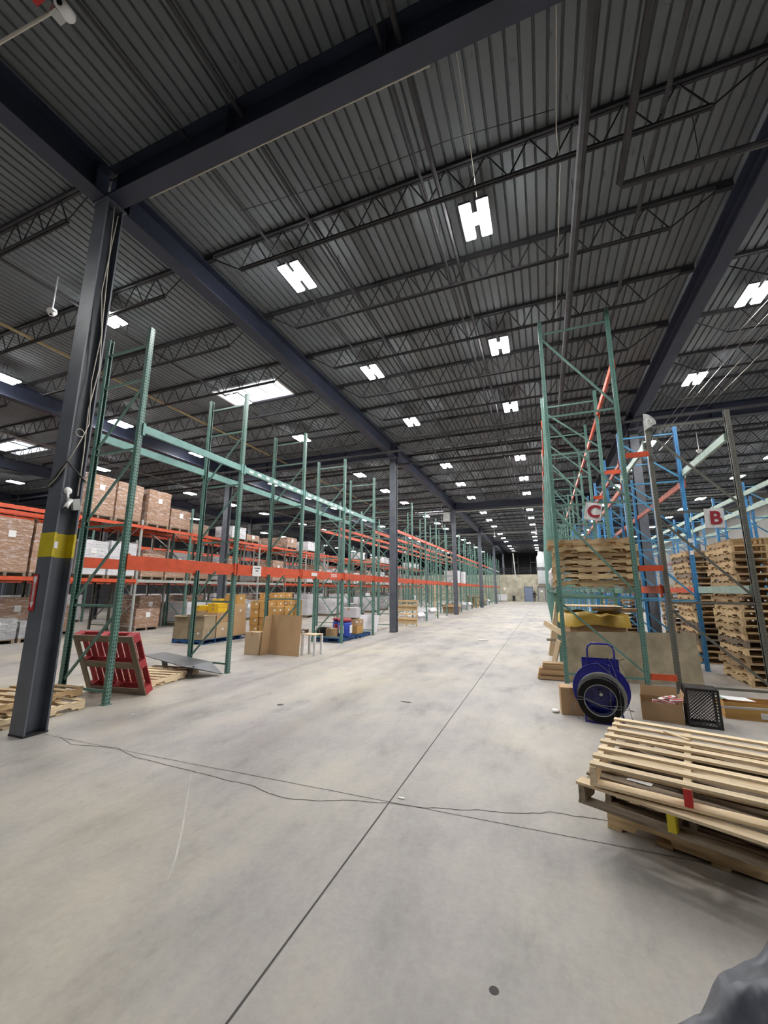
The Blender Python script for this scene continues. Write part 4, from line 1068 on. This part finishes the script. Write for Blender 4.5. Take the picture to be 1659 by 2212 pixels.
# sheeted bulk at the picture's lower corner
t = thing('covered_bin', 'dark grey plastic sheeting draped over a bin close to the camera', 'bin', (.44, 1.10, 0), .5)
mb = MB(); nx, ny = 22, 18
def hgt(u, v):
    h = .785 + .03 * u + .02 * math.sin(7 * u + 3 * v) + .015 * math.sin(13 * v + 5 * u)
    e = max(0, -.7 - u) * .3 + max(0, abs(v) - .8) * .3
    return h - e * .3
for i in range(nx + 1):
    for j in range(ny + 1):
        u = -1 + 2 * i / nx; v = -1 + 2 * j / ny
        mb.v.append((u * .25 * (1.02 - .04 * v) + .0, v * .22 + u * .06, hgt(u, v) + .008 * math.sin(11 * u + 6 * v) * math.sin(9 * v - 4 * u)))
for i in range(nx):
    for j in range(ny):
        a = i * (ny + 1) + j; mb.f.append((a, a + ny + 1, a + ny + 2, a + 1)); mb.mi.append(0)
edge = [(i, 0) for i in range(nx + 1)] + [(nx, j) for j in range(1, ny + 1)] + [(i, ny) for i in range(nx - 1, -1, -1)] + [(0, j) for j in range(ny - 1, 0, -1)]
prev = [i * (ny + 1) + j for i, j in edge]; m_ = len(edge)
for lv in range(1, 4):
    cur = []
    for q, (i, j) in enumerate(edge):
        b = Vector(mb.v[i * (ny + 1) + j]); f = 1 + .03 * lv + .025 * math.sin(q * 1.1 + lv * .3)
        cur.append(len(mb.v)); mb.v.append((b.x * f, b.y * f, b.z - .09 * lv + .01 * math.sin(q * .8)))
    for q in range(m_): mb.f.append((prev[q], prev[(q + 1) % m_], cur[(q + 1) % m_], cur[q])); mb.mi.append(0)
    prev = cur
put(mb, 'sheeting', M['bag'], t, smooth=True)
put(MB().box(-.22, .23, -.19, .20, 0, .66), 'bin_body', M['black'], t)

# ------------------------------------------------------------------ items on the banded column
t = thing('arrow_sign', 'red fire extinguisher sign with a white arrow on the banded column', 'sign', (-5.615, 3.035, 1.35))
put(MB().box(-.048, .048, -.004, 0, 0, .42), 'plate', M['red'], t)
ar = [(0, .03), (.034, .10), (.018, .10), (.018, .33), (.03, .35), (.03, .40), (-.03, .40), (-.03, .35), (-.018, .33), (-.018, .10), (-.034, .10)]
put(MB().prism(ar, lambda x, z: (x, -.0055, z), lambda x, z: (x, -.0042, z)), 'arrow', M['white'], t)
me = text_mesh('FIRE EXTINGUISHER', .024, .0004, .0); me.materials.append(M['ink']); ob('lettering', me, t, (0, -.0065, .215), (PI / 2, PI / 2, 0))
t = thing('bullet_camera', 'white bullet camera fixed low on the banded column', 'camera', (-5.40, 3.10, 2.66))
put(MB().lathe([(.001, -.02), (.045, -.02), (.045, .02), (.001, .02)], n=18, axis='x'), 'mount', M['white_plastic'], t, (0, 0, .13), smooth=True)
put(MB().tube([(.01, 0, .12), (.05, -.01, .05), (.05, -.01, 0)], .014, 8), 'arm', M['white_plastic'], t, smooth=True)
put(MB().tube([(.05, .03, .02), (.07, -.02, -.06), (.075, -.03, -.09)], [.022, .026, .026], 12), 'body', M['white_plastic'], t, smooth=True)
put(MB().tube([(.075, -.031, -.091), (.0755, -.032, -.095)], .018, 12), 'lens', M['lens'], t)
t = thing('junction_box', 'grey box hung by its cable on the banded column', 'box', (-5.39, 3.225, 2.57), rz=0)
bevel(put(MB().box(-.012, .03, -.045, .045, 0, .14), 'case', M['grey'], t, rot=(.25, 0, 0)), .004)
cable('data_cable', 'pale cable running down the whole banded column', [(-5.40, 3.14, 7.0), (-5.385, 3.16, 6.2), (-5.39, 3.2, 5.3), (-5.38, 3.245, 4.5), (-5.385, 3.19, 3.9), (-5.38, 3.21, 3.3), (-5.39, 3.22, 2.75)], .008)
cable('data_cable', 'second pale cable twisting beside the first on the banded column', [(-5.39, 3.2, 6.9), (-5.38, 3.13, 5.6), (-5.38, 3.21, 5.0), (-5.375, 3.17, 4.3), (-5.38, 3.22, 3.7), (-5.36, 3.14, 3.45), (-5.385, 3.03, 3.1), (-5.50, 3.02, 2.95), (-5.64, 3.02, 2.85)], .007)
cable('cable_coil', 'small coil of pale cable tied to the banded column', [(-5.36 + .0 * i, 3.12 + .05 * math.cos(i * .52), 3.55 + .05 * math.sin(i * .52)) for i in range(26)], .005)
cable('power_cable', 'dark cable looped around the banded column', [(-5.38, 3.28, 2.95), (-5.37, 3.15, 3.05), (-5.375, 3.03, 3.15), (-5.45, 3.02, 3.05), (-5.6, 3.02, 2.9), (-5.69, 3.06, 2.82)], .012, 'cable_dark')
pipe('vertical_conduit', 'white conduit rising along the back edge of the banded column', 'pipe', [(-5.70, 3.1, 2.2), (-5.70, 3.1, 2.95)], .02, M['white_plastic'])
t = tag(put(MB().box(-.2, .2, -.22, .22, -.3, .3), 'ceiling_heater', M['grey'], None, (-5.92, 27.0, 6.5)), 'pale grey box unit high on the third aisle column', 'heater')
# labels on beams of the aisle row
def find(lbl):
    return [o for o in COL.objects if o.get('label') == lbl][0]
b = find('waist-high orange beam of the aisle row on the aisle side, second bay')
sg = put(MB().box(.041, .043, .44, .73, -.05, .165), 'paper_notice', M['white'], b); put(MB().box(.0432, .0436, .49, .68, .11, .13).box(.0432, .0436, .54, .63, .05, .075), 'printed_line', M['ink'], sg)
b = find('waist-high orange beam of the aisle row on the aisle side, third bay')
put(MB().box(.026, .028, .45, .75, .03, .12), 'sticker', M['white'], b)
me = text_mesh('2 BCO', .13, .0008, .003); me.materials.append(M['white']); ob('lettering', me, b, (.0265, 1.72, .07), (PI / 2, 0, PI / 2))
for bay in ('second', 'third', 'fourth'):
    b = find(f'high pale green beam of the aisle row on the aisle side, {bay} bay')
    for i in range(7 if bay != 'fourth' else 2):
        a = .12 + i * .31 + R(-.04, .04); put(MB().box(.026, .0275, a, a + R(.10, .18), .035, .085), 'sticker', M['white'], b)

# ------------------------------------------------------------------ far end
t = thing('air_duct', 'pale sheet metal air duct dropping down the far wall', 'duct', (-.27, 62.9, 0))
put(MB().box(-.52, .52, -.25, .25, 2.55, 4.4), 'lower_duct', M['galv'], t); put(MB().box(-.5, .5, -.22, .22, 4.401, 4.9), 'damper_section', M['plate'], t); put(MB().box(-.52, .52, -.25, .25, 4.901, 6.3), 'upper_duct', M['galv'], t)
put(MB().prism([(-.52, 6.301), (.52, 6.301), (.72, 6.7), (.72, 7.1), (-.3, 7.1), (-.3, 6.7)], lambda x, z: (x, -.25, z), lambda x, z: (x, .25, z)), 'elbow', M['galv'], t)
pipe('pale_downpipe', 'pale down-pipe slanting in front of the mezzanine', 'pipe', [(-4.02, 63.0, 7.0), (-3.82, 63.1, 2.95)], .085, M['grey'])
t = thing('guard_rail', 'dark steel guard rail along the mezzanine edge', 'railing', (0, 63.55, 3.88))
for z in (.35, .65, .95): put(MB().bar((-34, 0, z), (12.5, 0, z), .05, .05), 'rail', M['joist'], t)
ps = MB()
for k in range(0, 24): ps.box(-34 + k * 2, -33.95 + k * 2, -.024, .024, 0, .92)
put(ps, 'posts', M['joist'], t)
for i, x in enumerate((-4.7, -1.9, .2)):
    o = put(MB().box(x, x + .08, 69.9, 70, 3.9, 7.0).box(x + .9, x + .98, 69.9, 70, 3.9, 7.0).box(x + .08, x + .9, 69.9, 70, 6.0, 6.1), 'office_partition', M['plate']); tag(o, f'dim grey glazed partition frame on the mezzanine, {ORD[i]} along', 'frame')
carton('long white cabinet standing against the far wall', -5.8, 62.6, .12, 1.3, .6, .88, 0, 'card_white', False, name='white_cabinet', cat='cabinet')
t = thing('hand_truck', 'dark small trolley standing against the far wall', 'trolley', (-4.2, 62.6, 0))
put(MB().box(-.22, .22, -.15, .15, .12, .22).box(-.2, .2, .1, .14, .22, .85), 'frame', M['black'], t)
for s in (-1, 1): put(MB().lathe([(.001, -.02), (.08, -.02), (.08, .02), (.001, .02)], (s * .2, 0, .08), 14, 'x'), 'wheel', M['rubber'], t)
t = tag(put(MB().box(-.12, .12, -.02, 0, 0, .25), 'wall_notice', M['white'], None, (-5.5, 63.38, 1.7)), 'small pale notice on the far concrete wall', 'notice')

# person walking in the distance
def person():
    V = {'pel': (0, 0, .90), 'sp': (0, .01, 1.12), 'ch': (0, .02, 1.34), 'nk': (0, .0, 1.50), 'hd': (0, -.02, 1.62), 'ht': (0, -.02, 1.72),
         'hl': (-.09, 0, .88), 'kl': (-.10, -.10, .50), 'al': (-.10, .06, .09), 'tl': (-.11, -.10, .03),
         'hr': (.09, 0, .88), 'kr': (.10, -.04, .50), 'ar': (.10, .18, .12), 'tr': (.10, .06, .03),
         'sl': (-.19, .02, 1.42), 'el': (-.27, .08, 1.14), 'wl': (-.22, -.12, .98), 'gl': (-.20, -.18, .95),
         'sr': (.19, .02, 1.42), 'er': (.28, .04, 1.14), 'wr': (.24, -.16, 1.0), 'gr': (.22, -.22, .98)}
    Rr = dict(pel=.15, sp=.13, ch=.155, nk=.055, hd=.09, ht=.07, hl=.095, kl=.06, al=.045, tl=.035, hr=.095, kr=.06, ar=.045, tr=.035, sl=.065, el=.045, wl=.035, gl=.03, sr=.065, er=.045, wr=.035, gr=.03)
    E_ = 'pel-sp sp-ch ch-nk nk-hd hd-ht pel-hl hl-kl kl-al al-tl pel-hr hr-kr kr-ar ar-tr ch-sl sl-el el-wl wl-gl ch-sr sr-er er-wr wr-gr'.split()
    ks = list(V); me = bpy.data.meshes.new('figure'); me.from_pydata([V[k] for k in ks], [tuple(ks.index(a) for a in e.split('-')) for e in E_], [])
    o = bpy.data.objects.new('figure_src', me); COL.objects.link(o)
    o.modifiers.new('skin', 'SKIN'); sv = me.skin_vertices[0].data
    for i, k in enumerate(ks): sv[i].radius = (Rr[k], Rr[k]); sv[i].use_root = (k == 'pel')
    sm = o.modifiers.new('sub', 'SUBSURF'); sm.levels = 2; sm.render_levels = 2
    bpy.context.view_layer.update()
    me2 = bpy.data.meshes.new_from_object(o.evaluated_get(bpy.context.evaluated_depsgraph_get())); bpy.data.objects.remove(o)
    me2.materials.clear(); me2.materials.append(M['cloth_dark']); me2.materials.append(M['skin'])
    for p in me2.polygons:
        p.use_smooth = True; c = p.center
        if c.z > 1.52 or (c.y < -.15 and .9 < c.z < 1.05): p.material_index = 1
    t = thing('person', 'person in dark clothes walking by the blue far door', 'person', (-1.36, 62.3, 0))
    ob('body', me2, t); t.scale = (.86, .86, .86)
    put(MB().lathe([(.001, .115), (.07, .10), (.105, .05), (.108, -.01), (.09, -.06), (.07, -.09)], (0, .0, 1.64), 16), 'hair', M['cloth_dark'], t, smooth=True)
    f = MB()
    for s in (-1, 1):
        for k in range(4): f.tube([(s * .2 + (k - 1.5) * .016, -.20, .955 + .02 * (s > 0)), (s * .2 + (k - 1.5) * .018, -.235, .93 + .02 * (s > 0)), (s * .2 + (k - 1.5) * .018, -.23, .90 + .02 * (s > 0))], .008, 6)
    put(f, 'fingers', M['skin'], t)
person()
blob('paper_scrap', M['white'], .16, .05, .015, (-1.95, 13.9, .014), 'torn scrap of white paper lying far down the aisle floor', 'scrap', .3, 2)
for i, (x, y, w) in enumerate(((-2.0, 6.0, .09), (-5.1, 4.1, .04), (-1.15, 3.35, .03))):
    blob('floor_scrap', M['white' if i else 'cable_dark'], w, .015, .004, (x, y, .004), ['thin dark scrap on the mid aisle floor', 'white scrap on the floor before the first green frame', 'tiny white scrap near the floor joint crossing'][i], 'scrap', .2, 2)

prune(list(pp.values()) + list(FP.values()) + list(BP.values()) + list(LD.values()))

# ------------------------------------------------------------------ daylight, camera, output look
w = bpy.data.worlds.new('sky'); scn.world = w; w.use_nodes = True
w.node_tree.nodes['Background'].inputs['Color'].default_value = (.85, .93, 1, 1); w.node_tree.nodes['Background'].inputs['Strength'].default_value = 5.
cam = bpy.data.cameras.new('camera'); co = bpy.data.objects.new('camera', cam); COL.objects.link(co); scn.camera = co
yaw, pit, rol = -.372, .19, .003
fwd = Vector((math.sin(yaw) * math.cos(pit), math.cos(yaw) * math.cos(pit), math.sin(pit)))
rt = Vector((math.cos(yaw), -math.sin(yaw), 0)); up = rt.cross(fwd)
r2 = rt * math.cos(rol) + up * math.sin(rol); u2 = up * math.cos(rol) - rt * math.sin(rol)
co.matrix_world = Matrix(((r2.x, u2.x, -fwd.x, 0), (r2.y, u2.y, -fwd.y, 0), (r2.z, u2.z, -fwd.z, 1.605), (0, 0, 0, 1)))
cam.sensor_fit = 'HORIZONTAL'; cam.sensor_width = 36; cam.lens = 874.3 * 36 / 1659; cam.clip_start = .05; cam.clip_end = 200
vs = scn.view_settings; vs.view_transform = 'Standard'; vs.look = 'None'; vs.exposure = 0; vs.gamma = 1; vs.use_curve_mapping = False
scn.cycles.use_denoising = True; scn.cycles.use_adaptive_sampling = True; scn.cycles.adaptive_threshold = .04; scn.cycles.max_bounces = 6; scn.cycles.diffuse_bounces = 4; scn.cycles.glossy_bounces = 2
scn.cycles.sample_clamp_indirect = 6; scn.cycles.caustics_reflective = False; scn.cycles.caustics_refractive = False
scn.cycles.use_light_tree = True
